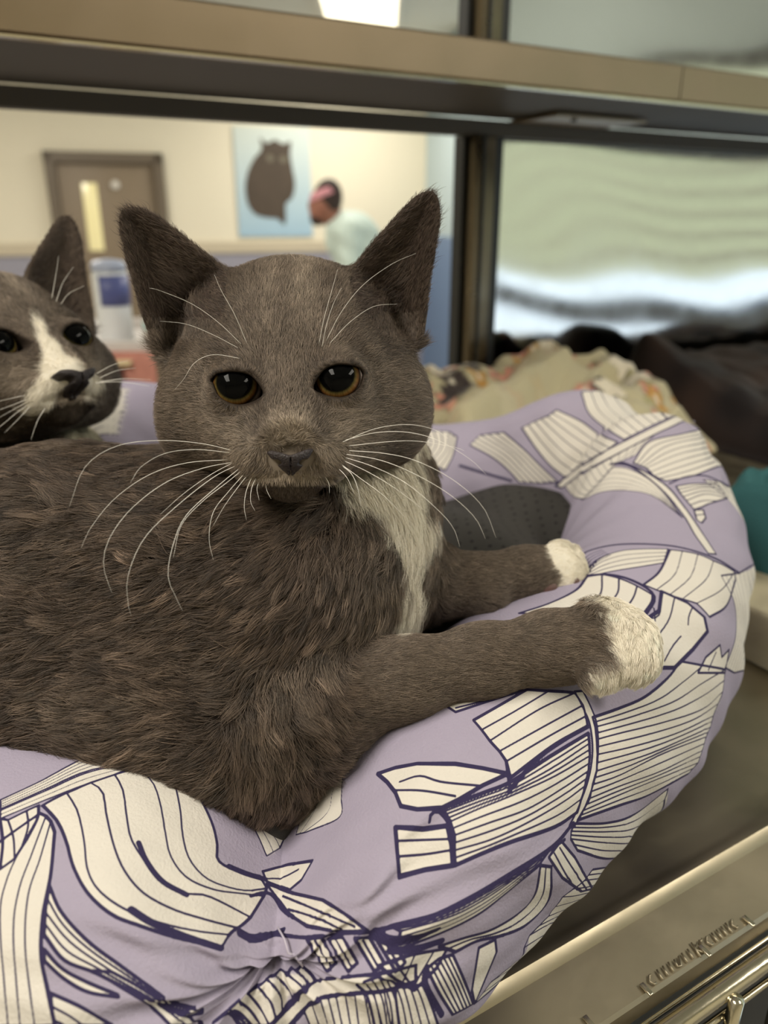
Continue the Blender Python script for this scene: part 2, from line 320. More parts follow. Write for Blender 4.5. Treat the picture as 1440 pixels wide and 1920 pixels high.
# back frame plane
QF = .70
zh = qs(720, 243, QF)[1]; s_p0, _ = qs(872, 450, QF); s_p1, _ = qs(945, 450, QF)
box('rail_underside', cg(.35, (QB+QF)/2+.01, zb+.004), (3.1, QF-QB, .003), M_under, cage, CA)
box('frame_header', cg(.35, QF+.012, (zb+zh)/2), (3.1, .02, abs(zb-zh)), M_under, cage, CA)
box('corner_gusset', cg(s_p1+.07, QF-.05, zb-.002), (.15, .09, .003), M_beam, cage, CA)
lathe('bolt_hole', cg(*[qs(1078, 200, QF-.08)[0], QF-.08], zb-.004), [(.004, 0), (.004, -.002)], M_black, cage, 16)
pwid = s_p1 - s_p0
def post(z0, z1):
    zc, hz = (z0+z1)/2, z1-z0
    box('frame_post', cg(s_p0+pwid*.36, QF+.008, zc), (pwid*.52, .03, hz), M_post_m, cage, CA, .002)
    box('dark_strip', cg(s_p0+pwid*.06, QF+.02, zc), (pwid*.14, .02, hz), M_black, cage, CA)  # near-black strips along both edges of the post
    box('dark_strip', cg(s_p0+pwid*.8, QF+.022, zc), (pwid*.42, .02, hz), M_black, cage, CA)
    box('post_groove', cg(s_p0+pwid*.30, QF-.0085, zc), (pwid*.05, .003, hz), M_black, cage, CA)
post(H0, zh); post(zt, zt+.5)
# wavy mirror-like steel panels right of the post
def wavy(name, s0, s1, z0, z1, seed, amp):
    ns, nz = 160, 120; S, Z = np.meshgrid(np.linspace(s0, s1, ns), np.linspace(z0, z1, nz), indexing='ij')
    A = 0
    r = np.random.default_rng(seed)
    for k in range(9):
        fs, fz = r.uniform(1, 9), r.uniform(3, 15); A = A + np.sin(fs*S*2.2 + fz*(Z-z0)*2.1 + r.uniform(0, 6.28))/(fz*.25+1)
    off = amp*(A + 2.2*np.sin(S*5.1+.8)*np.cos((Z-z0)*9)); W = O_ + S[..., None]*CD + (QF+.03+off)[..., None]*CQ + Z[..., None]*ZV
    idx = np.arange(ns*nz).reshape(ns, nz); F = np.stack([idx[:-1, :-1], idx[:-1, 1:], idx[1:, 1:], idx[1:, :-1]], -1).reshape(-1, 4)
    o = np_mesh(name, W.reshape(-1, 3), F, M_panel, cage); md = o.modifiers.new('t', 'SOLIDIFY'); md.thickness = .0012; md.offset = 1; return o
wavy('mirror_panel', s_p1-.004, 1.7, H0, zh+.02, 5, .0008)
wavy('mirror_panel', s_p1-.004, 1.7, zt-.01, zt+.5, 9, .0005)
# ---------------------------------------------------------------- pet bed
M_print = attr_mat('printed_bed_cotton', 'col', .85, .2, .25, 900)
_nt = M_print.node_tree; _bs = _nt.nodes['Principled BSDF']; _src = [l.from_socket for l in _nt.links if l.to_node == _bs and l.to_socket.name == 'Base Color'][0]
_ia = _nt.nodes.new('ShaderNodeAttribute'); _ia.attribute_name = 'ink'; _mr = _nt.nodes.new('ShaderNodeMapRange'); _mr.inputs[1].default_value = -.00008; _mr.inputs[2].default_value = .00012; _mr.inputs[3].default_value = 1; _mr.inputs[4].default_value = 0
_mx = _nt.nodes.new('ShaderNodeMix'); _mx.data_type = 'RGBA'; _mx.inputs[7].default_value = tuple(s2l((52, 46, 78))) + (1,)
_nt.links.new(_ia.outputs['Fac'], _mr.inputs[0]); _nt.links.new(_mr.outputs[0], _mx.inputs[0]); _nt.links.new(_src, _mx.inputs[6]); _nt.links.new(_mx.outputs[2], _bs.inputs['Base Color'])
BC = np.array([-.05, .43])
def adist(a, b): return (a-b+math.pi) % (2*math.pi) - math.pi
PINCH = [(math.radians(-87), .42, .17), (math.radians(26), .20, .085), (math.radians(158), .3, .15)]
HB = -.30
# angle, outer radius, half width of the roll, crest height
TAB = np.array([(-180, .305, .068, -.125), (-150, .295, .068, -.170), (-120, .285, .067, -.194), (-92, .276, .064, -.186), (-72, .256, .063, -.182), (-59, .236, .062, -.178), (-44, .230, .061, -.172),
                (-27, .240, .062, -.168), (-3, .272, .064, -.158), (11, .298, .064, -.134), (22, .312, .062, -.108), (34, .302, .062, -.109), (46, .268, .060, -.146), (60, .237, .058, -.154), (85, .230, .058, -.158), (105, .245, .06, -.150), (130, .285, .064, -.118), (158, .305, .066, -.115)], float)
def tab(T, k):
    a = np.radians(np.r_[TAB[:, 0]-360, TAB[:, 0], TAB[:, 0]+360]); v = np.tile(TAB[:, k], 3); T = (T+math.pi) % (2*math.pi) - math.pi
    f = lambda x: np.interp(x, a, v); return sum(f(T+o)*w for o, w in ((-.12, .12), (-.06, .22), (0, .32), (.06, .22), (.12, .12)))
def bed_surface(T, Ph):
    """T angle round the ring, Ph angle round the roll (0 outwards, 90 up)"""
    cx, sx = np.cos(T), np.sin(T); ar = tab(T, 2); R0 = tab(T, 1) - ar; az = (tab(T, 3) - HB)/2
    pin = np.ones_like(T)
    for t0, dp, wd in PINCH:
        d = adist(T, t0); pin = pin*(1 - dp*np.exp(-(np.abs(d)/wd)**1.25))
    c, s = np.cos(Ph), np.sin(Ph)
    se = lambda v, e: np.sign(v)*np.abs(v)**e
    r = ar*(.45+.55*pin)*se(c, .92); z = az*se(s, .9); z = np.where(z > 0, z*(2*pin-1), z)
    for k, (t0, dp, wd) in enumerate(PINCH):                        # folds that run out from the stitched pinches
        d = adist(T, t0); u = d*.25; v = (Ph - math.radians(16))*.066; rr = np.sqrt(u*u+v*v)+1e-4; an = np.arctan2(v, u)
        g = np.exp(-((u-.02)/.13)**2)*np.clip(rr/.012, 0, 1)*np.exp(-rr/.085)
        fold = np.sin(an*9 + 1.3*k + 5*np.exp(-rr/.03) + 1.2*np.sin(rr*70)) + .6*np.sin(an*17+2+k+rr*60) + .5*np.sin(v*420+u*60+k)
        r = r + .0026*fold*g*(np.abs(c)**.3); z = z + .0009*fold*g
        r = r - .026*np.exp(-(rr/.018)**1.3)*(dp/.42)
    r = r + .0012*np.sin(T*17+np.sin(Ph*3)*2) + .0014*np.sin(Ph*4+T*7) + .0008*np.sin(T*41+Ph*9)
    zz = np.maximum(HB + az + z, HB + .0012)
    RR = R0 + r
    return np.stack([BC[0]+RR*cx, BC[1]+RR*sx, CZ + zz], -1)
th_f = np.arange(math.radians(-158), math.radians(62), .0019); th_c = np.linspace(math.radians(62), math.radians(202), 160)[:-1]
TH = np.r_[th_f, th_c]; PHI = np.r_[np.arange(math.radians(-52), math.radians(215), .0074), np.linspace(math.radians(215), math.radians(308), 26)[:-1]]
NT, NP = len(TH), len(PHI); TT, PP = np.meshgrid(TH, PHI, indexing='ij'); BV = bed_surface(TT, PP)
# the print: leaves laid on the roll's surface (angle round the ring x angle round the roll), painted per vertex
C_LAV, C_CRM, C_INK = s2l((162, 154, 172)), s2l((214, 208, 198)), s2l((62, 54, 92))
SI = np.linalg.norm(np.roll(BV, -1, 0)-BV, axis=2)+1e-6; SJ = np.linalg.norm(np.roll(BV, -1, 1)-BV, axis=2)+1e-6
_n = np.cross(np.roll(BV, -1, 0)-BV, np.roll(BV, -1, 1)-BV); _x, _y, _d = proj(BV)
_face = (np.einsum('ijk,ijk->ij', _n, BV-CAM) < 0)
if _face[np.argmin(np.abs(TH+1.2)), np.argmin(np.abs(PHI-.6))] == False: _face = ~_face
_ok = _face & (_x > -80) & (_x < 1520) & (_y > 600) & (_y < 2000)
bx, by = (_x/8).astype(int)+20, (_y/8).astype(int)
zb_ = np.full((260, 300), 9.0); np.minimum.at(zb_, (bx[_ok], by[_ok]), _d[_ok])
zok = np.zeros_like(_ok); zok[_ok] = _d[_ok] < zb_[bx[_ok], by[_ok]] + .03
_ii, _jj = np.nonzero(zok); _px, _py = _x[zok], _y[zok]
_bin = {}
for k, key in enumerate(zip((_px/16).astype(int).tolist(), (_py/16).astype(int).tolist())): _bin.setdefault(key, []).append(k)
_bin = {k: np.array(v) for k, v in _bin.items()}
def refine(x, y, i, j):
    i1, j1 = (i+1) % NT, (j+1) % NP; a, b = _x[i1, j]-_x[i, j], _y[i1, j]-_y[i, j]; c, d = _x[i, j1]-_x[i, j], _y[i, j1]-_y[i, j]; D = a*d-b*c
    if abs(D) < 1e-3: return float(i), float(j)
    ex, ey = x-_x[i, j], y-_y[i, j]; u, v = (ex*d-ey*c)/D, (a*ey-b*ex)/D; return i+float(np.clip(u, -1, 1)), j+float(np.clip(v, -1, 1))
def to_ij(x, y):
    cx, cy = int(x/16), int(y/16)
    for r in range(0, 14):
        c = [_bin[(cx+a, cy+b)] for a in range(-r-1, r+2) for b in range(-r-1, r+2) if (cx+a, cy+b) in _bin]
        if c:
            c = np.concatenate(c); k = c[np.argmin((_px[c]-x)**2 + (_py[c]-y)**2)]; return refine(x, y, int(_ii[k]), int(_jj[k]))
    return None
CREAM = np.zeros((NT, NP), bool); INK = np.full((NT, NP), .003, np.float32)
def ink_ij(Q, wd):
    wd *= .76
    Q = [q for q in Q if q is not None]
    for (i0, j0), (i1, j1) in zip(Q, Q[1:]):
        if abs(i1-i0) > 130 or abs(j1-j0) > 130: continue
        im, jm = int((i0+i1)/2) % NT, int((j0+j1)/2) % NP; si, sj = SI[im, jm], SJ[im, jm]
        pi, pj = int(.0022/si)+3, int(.0022/sj)+3
        a0, a1, b0, b1 = int(min(i0, i1))-pi, int(max(i0, i1))+pi+1, int(min(j0, j1))-pj, int(max(j0, j1))+pj+1
        A, B = np.meshgrid(np.arange(a0, a1), np.arange(b0, b1), indexing='ij')
        ux, uy = (i1-i0)*si, (j1-j0)*sj; L = ux*ux+uy*uy+1e-12; vx, vy = (A-i0)*si, (B-j0)*sj; t = np.clip((vx*ux+vy*uy)/L, 0, 1)
        dd = np.hypot(vx-t*ux, vy-t*uy); v = (dd-wd*.5).astype(np.float32)
        ai, bi = A % NT, B % NP; INK[ai, bi] = np.minimum(INK[ai, bi], v)
def fill_ij(Q):
    Q = np.array([q for q in Q if q is not None])
    if len(Q) < 3 or np.ptp(Q[:, 0]) > 1300 or np.ptp(Q[:, 1]) > NP*.7: return
    a0, a1, b0, b1 = int(Q[:, 0].min()), int(Q[:, 0].max())+1, int(Q[:, 1].min()), int(Q[:, 1].max())+1
    A, B = np.meshgrid(np.arange(a0, a1+1), np.arange(b0, b1+1), indexing='ij'); ins = np.zeros(A.shape, bool)
    for (x0, y0), (x1, y1) in zip(Q, np.roll(Q, -1, 0)):
        if y0 == y1: continue
        c = ((y0 > B) != (y1 > B)) & (A < (x1-x0)*(B-y0)/(y1-y0)+x0); ins ^= c
    CREAM[(A % NT)[ins], (B % NP)[ins]] = True
REG = {'L': (0, 1280, 2.0), 'R': (700, 1240, 1440/740), 'T': (740, 620, 1440/700)}
def rp(rg, pts): ox, oy, f = REG[rg]; return [(ox+x/f, oy+y/f) for x, y in pts]
LW = .0010
def line(rg, pts, wd=LW, close=False):
    pts = rp(rg, pts) + (rp(rg, pts[:1]) if close else []); L = sum(math.dist(a, b) for a, b in zip(pts, pts[1:]))
    ink_ij([to_ij(x, y) for x, y in catmull(pts, max(6, int(L/9)))], wd)
def patch(rg, curves, n=0, wd=LW, edge=1.5, ends=True, ew=None):
    """a leaf blade: each curve is one vein, n more between neighbours, cream between the first and the last"""
    M = 26; CV = [catmull(rp(rg, c), M) for c in curves]; ew = ew or wd*1.6
    ij = lambda Cc: [to_ij(x, y) for x, y in Cc]
    for a, b in zip(CV, CV[1:]): fill_ij(ij(a) + ij(b)[::-1])
    allc = []
    for a, b in zip(CV, CV[1:]):
        allc.append(a)
        for k in range(n): allc.append(a+(b-a)*(k+1)/(n+1))
    allc.append(CV[-1])
    for k, c in enumerate(allc): ink_ij(ij(c), ew if k in (0, len(allc)-1) else wd)
    if ends:
        for e in (0, -1): ink_ij([to_ij(*c[e]) for c in allc], ew)
def poly(rg, pts, lines=(), wd=LW, ew=.0015):
    p = rp(rg, pts); fine = []
    for a, b in zip(p, p[1:]+p[:1]): fine += [(a[0]+(b[0]-a[0])*t, a[1]+(b[1]-a[1])*t) for t in np.linspace(0, 1, 9)[:-1]]
    Q = [to_ij(x, y) for x, y in fine]; fill_ij(Q); ink_ij(Q+Q[:1], ew)
    for l in lines: line(rg, l, wd)
# --- front left
patch('L', [[(0, 440), (150, 370), (300, 290), (420, 245), (560, 232), (700, 245), (830, 290), (950, 345), (1050, 410), (1085, 450)], [(0, 475), (180, 395), (330, 330), (500, 300), (640, 297), (770, 330), (880, 390), (980, 450), (1085, 520)]], 3, .0006, ew=.0011)
patch('L', [[(0, 480), (180, 402), (330, 337), (500, 303), (640, 298)], [(0, 510), (170, 440), (340, 375), (520, 322), (650, 312)]], 1, .0006)
for a, b in (((770, 335), (830, 330)), ((820, 365), (900, 345)), ((870, 395), (960, 375)), ((920, 425), (1010, 405)), ((970, 450), (1050, 435)), ((1010, 475), (1080, 465))): line('L', [a, ((a[0]+b[0])/2, (a[1]+b[1])/2-6), b], .0007)
patch('L', [[(160, 460), (215, 520), (250, 600), (275, 690), (330, 790), (420, 870), (520, 910), (640, 950), (740, 975), (830, 995)],
            [(250, 413), (290, 480), (315, 590), (328, 700), (372, 780), (470, 850), (600, 900), (730, 930), (860, 945)],
            [(340, 375), (385, 410), (400, 500), (430, 620), (470, 710), (540, 790), (650, 850), (760, 885), (890, 920)],
            [(430, 345), (460, 400), (475, 500), (490, 580), (530, 650), (600, 745), (690, 790), (780, 800), (940, 880)],
            [(510, 322), (570, 370), (600, 450), (620, 560), (640, 650), (700, 730), (800, 775), (900, 790), (990, 800)],
            [(600, 314), (650, 370), (675, 470), (685, 570), (710, 660), (770, 730), (850, 765), (930, 780), (1000, 770)],
            [(650, 312), (720, 380), (770, 470), (800, 540), (815, 610), (815, 660), (850, 690), (910, 710), (975, 725)]], 0, .0009, ew=.0015)
line('L', [(520, 600), (550, 670), (610, 745), (700, 795)], .0024); line('L', [(490, 850), (570, 900), (700, 955), (830, 997)], .0028); line('L', [(860, 690), (920, 715), (985, 735)], .0030)
line('L', [(900, 935), (960, 960), (1060, 930)], .0032)
patch('L', [[(-60, 640), (-40, 760), (-60, 900), (-60, 1100), (-60, 1290)], [(150, 490), (90, 600), (25, 740), (0, 900), (30, 1290)], [(172, 500), (120, 640), (70, 780), (50, 950), (75, 1290)], [(190, 520), (150, 660), (105, 800), (95, 1000), (130, 1290)], [(205, 560), (190, 720), (160, 880), (155, 1030), (180, 1160), (205, 1285)]], 0, .0007, ew=.0015)
patch('L', [[(0, 510), (10, 600), (0, 700)], [(30, 515), (50, 580), (55, 660)], [(100, 480), (105, 540), (80, 620)], [(145, 460), (140, 510), (100, 590)]], 0, .0008)
patch('L', [[(185, 760), (230, 860), (330, 970), (450, 1060), (560, 1140), (640, 1195), (760, 1225)], [(170, 860), (260, 970), (400, 1070), (540, 1155), (640, 1215), (760, 1240)], [(165, 945), (240, 1040), (350, 1085), (440, 1130), (560, 1190), (690, 1250)]], 1, .0007, ew=.0013)
patch('L', [[(165, 1000), (230, 1070), (320, 1120), (440, 1170)], [(168, 1045), (240, 1110), (330, 1160), (445, 1180)]], 0, .0008)
patch('L', [[(190, 1165), (300, 1215), (420, 1285)], [(195, 1215), (260, 1250), (310, 1285)], [(205, 1270), (230, 1280), (240, 1290)]], 0, .0008)
patch('L', [[(350, 1080), (450, 1140), (560, 1210), (640, 1285)], [(420, 1085), (520, 1140), (640, 1215), (760, 1285)]], 1, .0007)
patch('L', [[(800, 1275), (860, 1240), (900, 1285)], [(860, 1225), (900, 1240), (950, 1290)], [(930, 1165), (975, 1220), (1010, 1285)], [(1000, 1110), (1050, 1170), (1060, 1235)], [(1060, 1080), (1110, 1120), (1140, 1150)], [(1130, 1060), (1165, 1090), (1185, 1120)]], 1, .0011, ew=.0016)
patch('L', [[(960, 1340), (1040, 1265), (1110, 1190), (1180, 1122), (1300, 1104), (1440, 1088), (1560, 1060)], [(1000, 1350), (1080, 1290), (1140, 1225), (1200, 1182), (1320, 1166), (1440, 1156), (1560, 1120)]], 0, ew=.0016)
patch('L', [[(1070, 1310), (1080, 1400)], [(1140, 1230), (1180, 1330)], [(1200, 1185), (1240, 1320)], [(1260, 1176), (1290, 1320)], [(1330, 1168), (1350, 1320)], [(1400, 1160), (1440, 1310)], [(1480, 1150), (1500, 1310)]], 1, .0008)
patch('L', [[(1300, 260), (1220, 330), (1155, 410), (1130, 500), (1110, 570)], [(1300, 262), (1285, 350), (1280, 430), (1272, 505), (1150, 560)]], 2, .0005)
patch('L', [[(660, 312), (800, 385), (900, 470), (960, 560), (1000, 650)], [(740, 325), (860, 400), (960, 490), (1030, 580), (1050, 620)], [(860, 395), (960, 460), (1040, 510), (1085, 540)]], 1, .0005, ew=.0009)
poly('L', [(985, 708), (1080, 682), (1172, 668), (1130, 740), (1085, 778), (1000, 745)], [[(1000, 735), (1060, 730), (1120, 700)]])
poly('L', [(1000, 755), (1100, 790), (1210, 815), (1290, 865), (1380, 932), (1250, 932), (1150, 912), (1085, 870)], [[(1060, 800), (1180, 850), (1330, 915)], [(1080, 850), (1180, 880), (1280, 925)]])
line('L', [(940, 800), (1010, 790), (1060, 850), (1100, 880)], .0018); line('L', [(1000, 940), (1150, 955), (1300, 940), (1440, 935)], .0016)
for x in (1150, 1230, 1330, 1410): poly('L', [(x, 960), (x+55, 955), (x+110, 1050), (x+75, 1085)], [[(x+30, 965), (x+90, 1070)]])
# --- front right
poly('R', [(235, 142), (300, 185), (400, 152), (545, 106), (380, 100), (300, 115)], [[(280, 150), (400, 125), (500, 106)], [(300, 170), (420, 140)]])
patch('R', [[(560, 103), (470, 155), (365, 215)], [(640, 108), (520, 180), (395, 250)], [(735, 115), (600, 178), (425, 290)], [(765, 160), (640, 228), (460, 328)], [(775, 200), (650, 268), (485, 365)], [(782, 238), (660, 305), (500, 425)]], 0, .0009, ew=.0017)
line('R', [(782, 238), (690, 290), (600, 355), (510, 455), (495, 475)], .0022); line('R', [(485, 365), (492, 410), (500, 475)], .002)
poly('R', [(15, 410), (80, 388), (160, 373), (300, 374), (400, 390), (492, 410), (400, 452), (310, 505), (250, 535), (160, 540), (100, 528), (80, 478), (50, 440)], [[(95, 440), (170, 418), (250, 440), (400, 455)], [(80, 470), (180, 472), (300, 492)]], ew=.002)
patch('R', [[(785, 262), (640, 350), (500, 440), (400, 480), (245, 540)], [(788, 300), (650, 390), (500, 470), (390, 510), (265, 558)], [(790, 345), (650, 425), (500, 492), (380, 540), (280, 585)], [(785, 400), (680, 470), (560, 540), (420, 590), (295, 635)], [(772, 455), (690, 515), (560, 590), (430, 650), (295, 690)], [(745, 550), (660, 605), (500, 660), (400, 700), (298, 745)]], 1, .0008, ew=.0018)
line('R', [(205, 585), (210, 560), (235, 545), (265, 575), (290, 620)], .0018)
poly('R', [(80, 605), (180, 612), (270, 600), (285, 670), (290, 745), (190, 760), (95, 785)], [[(85, 655), (180, 652), (285, 648)], [(92, 712), (190, 704), (288, 688)]], ew=.0022)
patch('R', [[(800, 205), (900, 170), (990, 130), (1075, 60), (1120, 0)], [(810, 240), (950, 200), (1100, 145), (1200, 80), (1285, 30)], [(815, 285), (900, 262), (1050, 225), (1200, 175), (1275, 110)], [(818, 340), (950, 310), (1100, 265), (1240, 200)], [(815, 400), (1000, 340), (1130, 285), (1230, 240)], [(800, 450), (900, 415), (1050, 340), (1215, 275)], [(790, 500), (900, 455), (1050, 400), (1200, 325)], [(765, 545), (880, 495), (1000, 445), (1185, 370)], [(745, 580), (900, 525), (1000, 490), (1150, 410)]], 1, .0008, ew=.0016)
patch('R', [[(735, 592), (850, 590), (950, 560), (1075, 465)], [(722, 620), (850, 622), (950, 610), (1050, 545)], [(720, 648), (850, 662), (950, 660), (1020, 610)], [(745, 690), (850, 720), (950, 700), (990, 660)]], 1, .0008, ew=.0014)
patch('R', [[(735, 110), (765, 170), (790, 230), (800, 330), (785, 430), (745, 540), (715, 600)], [(765, 108), (795, 170), (815, 230), (820, 330), (808, 430), (768, 540), (735, 600)]], 0, ew=.0013)
line('R', [(730, 590), (650, 680), (500, 775), (350, 865), (200, 935), (0, 985)], .002)
patch('R', [[(700, 650), (560, 745), (400, 842), (250, 915), (60, 965)], [(640, 692), (520, 790), (400, 872), (280, 932), (100, 985)], [(600, 750), (480, 850), (380, 925), (250, 990), (80, 1055)]], 2, .0008, ew=.0014)
poly('R', [(685, 655), (735, 715), (800, 830), (760, 840), (690, 790), (640, 715)], [[(680, 680), (730, 760), (780, 835)], [(660, 700), (710, 790), (745, 835)]])
patch('R', [[(610, 745), (590, 850), (530, 920), (430, 980), (330, 1010), (240, 1040)], [(650, 750), (640, 870), (560, 960), (470, 1000), (380, 1020), (300, 1060)]], 1, .001)
patch('R', [[(800, 760), (860, 750), (900, 738)], [(770, 800), (830, 790), (860, 770)], [(690, 860), (740, 855), (800, 840)], [(640, 930), (700, 905), (760, 880)], [(570, 1000), (640, 960), (720, 930)], [(530, 1090), (600, 1040), (660, 990)], [(430, 1170), (520, 1110), (590, 1060)], [(370, 1250), (440, 1190), (500, 1130)]], 1, .0008)
poly('R', [(385, 1045), (445, 1015), (450, 1060), (400, 1180), (370, 1250), (360, 1200)], [])
patch('R', [[(290, 1070), (330, 1160), (365, 1250)], [(240, 1085), (290, 1180), (330, 1270)], [(195, 1120), (240, 1210), (290, 1290)]], 2, .0009)
poly('R', [(20, 1110), (140, 1070), (270, 1048), (230, 1120), (150, 1200), (80, 1160)], [[(80, 1100), (130, 1170)], [(150, 1075), (110, 1165)], [(220, 1060), (150, 1180)]])
patch('R', [[(-60, 1180), (-20, 1230), (20, 1400)], [(20, 1150), (60, 1240), (80, 1400)], [(110, 1190), (130, 1260), (160, 1400)], [(180, 1180), (210, 1250), (260, 1400)]], 2, .0008)
line('R', [(0, 990), (60, 1020), (150, 1010), (230, 980)], .0045); line('R', [(60, 1055), (150, 1050), (250, 1020)], .003)
line('R', [(195, 1120), (190, 1180), (250, 1290)], .003)
# --- right side and back
patch('T', [[(95, 395), (120, 430), (100, 470)], [(150, 385), (160, 440), (120, 500)], [(210, 390), (200, 460), (150, 520)], [(240, 410), (225, 480), (195, 540)]], 1, .0009)
patch('T', [[(290, 440), (380, 490), (440, 540), (480, 585)], [(330, 402), (440, 470), (500, 530), (560, 590)], [(420, 392), (500, 460), (570, 530), (630, 585)]], 2, .0008)
line('T', [(250, 520), (330, 545), (450, 580)], .0022)
patch('T', [[(490, 375), (545, 455), (600, 520), (655, 565)], [(540, 350), (610, 430), (670, 485), (730, 520)], [(590, 330), (680, 400), (740, 440), (800, 475)], [(625, 305), (720, 350), (790, 400), (860, 430)]], 1, .0008, ew=.0014)
patch('T', [[(720, 238), (750, 320), (820, 380), (885, 420)], [(790, 228), (830, 300), (890, 350), (940, 392)], [(870, 225), (920, 290), (960, 330), (1000, 362)], [(950, 235), (990, 290), (1030, 320), (1050, 340)]], 1, .0008, ew=.0014)
patch('T', [[(1005, 250), (1035, 320), (1055, 338)], [(1050, 243), (1065, 300), (1090, 322)], [(1100, 240), (1125, 275), (1135, 300)]], 1, .0008)
patch('T', [[(620, 600), (700, 530), (820, 460), (960, 390), (1080, 330), (1160, 280)], [(648, 604), (720, 550), (850, 480), (1000, 402), (1120, 345), (1185, 295)]], 0)
patch('T', [[(655, 600), (690, 640), (730, 650)], [(730, 552), (760, 600), (780, 600)], [(800, 510), (820, 540), (830, 540)], [(900, 455), (890, 480), (860, 510)], [(1000, 405), (960, 440), (930, 480)]], 2, .0006, ew=.0009)
patch('T', [[(920, 510), (980, 430), (1100, 400), (1200, 380), (1320, 365)], [(945, 520), (1050, 445), (1200, 412), (1345, 400)], [(970, 530), (1100, 475), (1250, 445), (1350, 435)], [(1000, 560), (1120, 520), (1250, 482), (1360, 470)], [(1045, 580), (1150, 560), (1260, 522), (1375, 520)]], 1, .0008, ew=.0014)
line('T', [(1060, 590), (1120, 565), (1200, 560), (1290, 600)], .0018); line('T', [(1310, 500), (1340, 498), (1370, 512)], .003); line('T', [(1215, 445), (1280, 436), (1340, 438)], .0022)
patch('T', [[(840, 525), (900, 532), (980, 572), (1050, 640), (1110, 720)], [(720, 655), (800, 622), (900, 617), (1000, 640), (1110, 722)]], 4, .0005)
patch('T', [[(830, 515), (900, 520), (980, 570), (1060, 645), (1120, 722), (1160, 790), (1210, 860)], [(880, 508), (960, 540), (1050, 600), (1110, 670), (1160, 740), (1200, 800), (1240, 862)]], 0, ew=.0015)
patch('T', [[(1085, 600), (1150, 590), (1245, 590)], [(1100, 625), (1190, 605), (1262, 615)], [(1125, 655), (1200, 630), (1285, 645)], [(1155, 690), (1185, 680), (1210, 668)]], 1, .0009)
poly('T', [(1155, 692), (1190, 690), (1200, 722), (1185, 742), (1165, 730)], [[(1160, 712), (1195, 708)]])
patch('T', [[(1190, 575), (1290, 655), (1365, 765), (1405, 880), (1412, 1000)], [(1250, 582), (1330, 640), (1390, 740), (1425, 850), (1430, 1000)]], 2, .0006)
patch('T', [[(1290, 590), (1400, 620), (1420, 640)], [(1320, 625), (1410, 650), (1425, 680)], [(1370, 690), (1420, 710), (1430, 750)]], 2, .0008)
line('T', [(700, 900), (735, 855), (850, 826), (1000, 824), (1120, 840), (1240, 880), (1330, 935)], .0022)
patch('T', [[(730, 935), (790, 880), (870, 850), (960, 842), (1055, 842)], [(745, 948), (850, 926), (950, 910), (1040, 895)]], 3, .0007)
patch('T', [[(1062, 845), (1020, 930), (960, 980)], [(1110, 850), (1080, 940), (1010, 1000)], [(1170, 862), (1140, 950), (1060, 1020)], [(1230, 888), (1200, 960), (1110, 1035)], [(1312, 930), (1260, 1000), (1165, 1052)], [(1315, 960), (1280, 1060), (1215, 1105)]], 0, .0007, ew=.0016)
for k in range(5): line('T', [(715+k*9, 905+k*6), (745+k*8, 868+k*7), (800+k*8, 845+k*5)], .0007)
patch('T', [[(480, 1090), (600, 1050), (700, 1000), (740, 950)], [(600, 1100), (700, 1080), (790, 1020), (800, 940)], [(760, 1130), (820, 1060), (860, 1010), (865, 955)], [(850, 1150), (880, 1090), (920, 1030), (935, 985)], [(930, 1170), (950, 1110), (990, 1050), (995, 1020)]], 0, .0011, ew=.0018)
line('T', [(740, 945), (820, 940), (900, 957), (975, 995), (1000, 1035), (955, 1110)], .0028)
poly('T', [(1030, 1005), (1130, 1050), (1195, 1105), (1207, 1160), (1150, 1230), (1080, 1300), (980, 1300), (950, 1180), (960, 1120), (1020, 1080)], [[(1080, 1030), (1055, 1120), (1000, 1195)], [(1150, 1065), (1135, 1100), (1132, 1135)], [(1105, 1178), (1070, 1220), (1040, 1275)], [(950, 1112), (1010, 1106), (1025, 1080)], [(1000, 1070), (1005, 1120)]], ew=.0026)
patch('T', [[(1260, 945), (1310, 1050), (1315, 1180), (1275, 1300)], [(1330, 935), (1350, 1050), (1350, 1180), (1310, 1320)], [(1385, 900), (1405, 1000), (1405, 1120), (1350, 1310)]], 3, .0006, ew=.0013)
poly('T', [(1170, 1320), (1200, 1260), (1255, 1212), (1262, 1260), (1290, 1230), (1275, 1320)], [[(1210, 1310), (1240, 1240)]])
# strips on the rim seen between the two cats, and on the parts out of sight
REG['P'] = (0, 0, 1.0)
patch('P', [[(150, 730), (190, 722), (240, 730)], [(150, 770), (190, 755), (235, 760)], [(155, 805), (190, 785), (225, 790)], [(160, 830), (190, 815), (222, 815)]], 1, .0008)
def free_leaf(i0, j0, ln, wd, dirj, nv, seed):
    r = random.Random(seed); C = []
    for k in range(nv+1):
        t = k/nv; ci, cj = i0+ln*t, j0+dirj*t*60+20*math.sin(3*t); w_ = wd*(math.sin(math.pi*min(1, t*.9+.08))**.6)
        C.append((ci, cj, w_))
    for sg in (-1, 1):
        for a, b in zip(C, C[1:]): fill_ij([(a[0], a[1]), (b[0], b[1]), (b[0]+14, b[1]+sg*b[2]), (a[0]+14, a[1]+sg*a[2])])
        for c in C: ink_ij([(c[0]+14*t, c[1]+sg*c[2]*t) for t in np.linspace(0, 1, 8)], .0009)
        ink_ij([(c[0]+14, c[1]+sg*c[2]) for c in C], .0015)
    ink_ij([(c[0], c[1]) for c in C], .002)
jm = int(np.argmin(np.abs(PHI-math.radians(95))))
i_c = len(th_f)
for k, (i0, j0) in enumerate(((i_c+62, 40), (i_c+70, 110), (i_c+64, 190), (i_c+105, 20), (i_c+112, 210))): free_leaf(i0, j0, 40, 38, 1 if k % 2 else -1, 10, k)
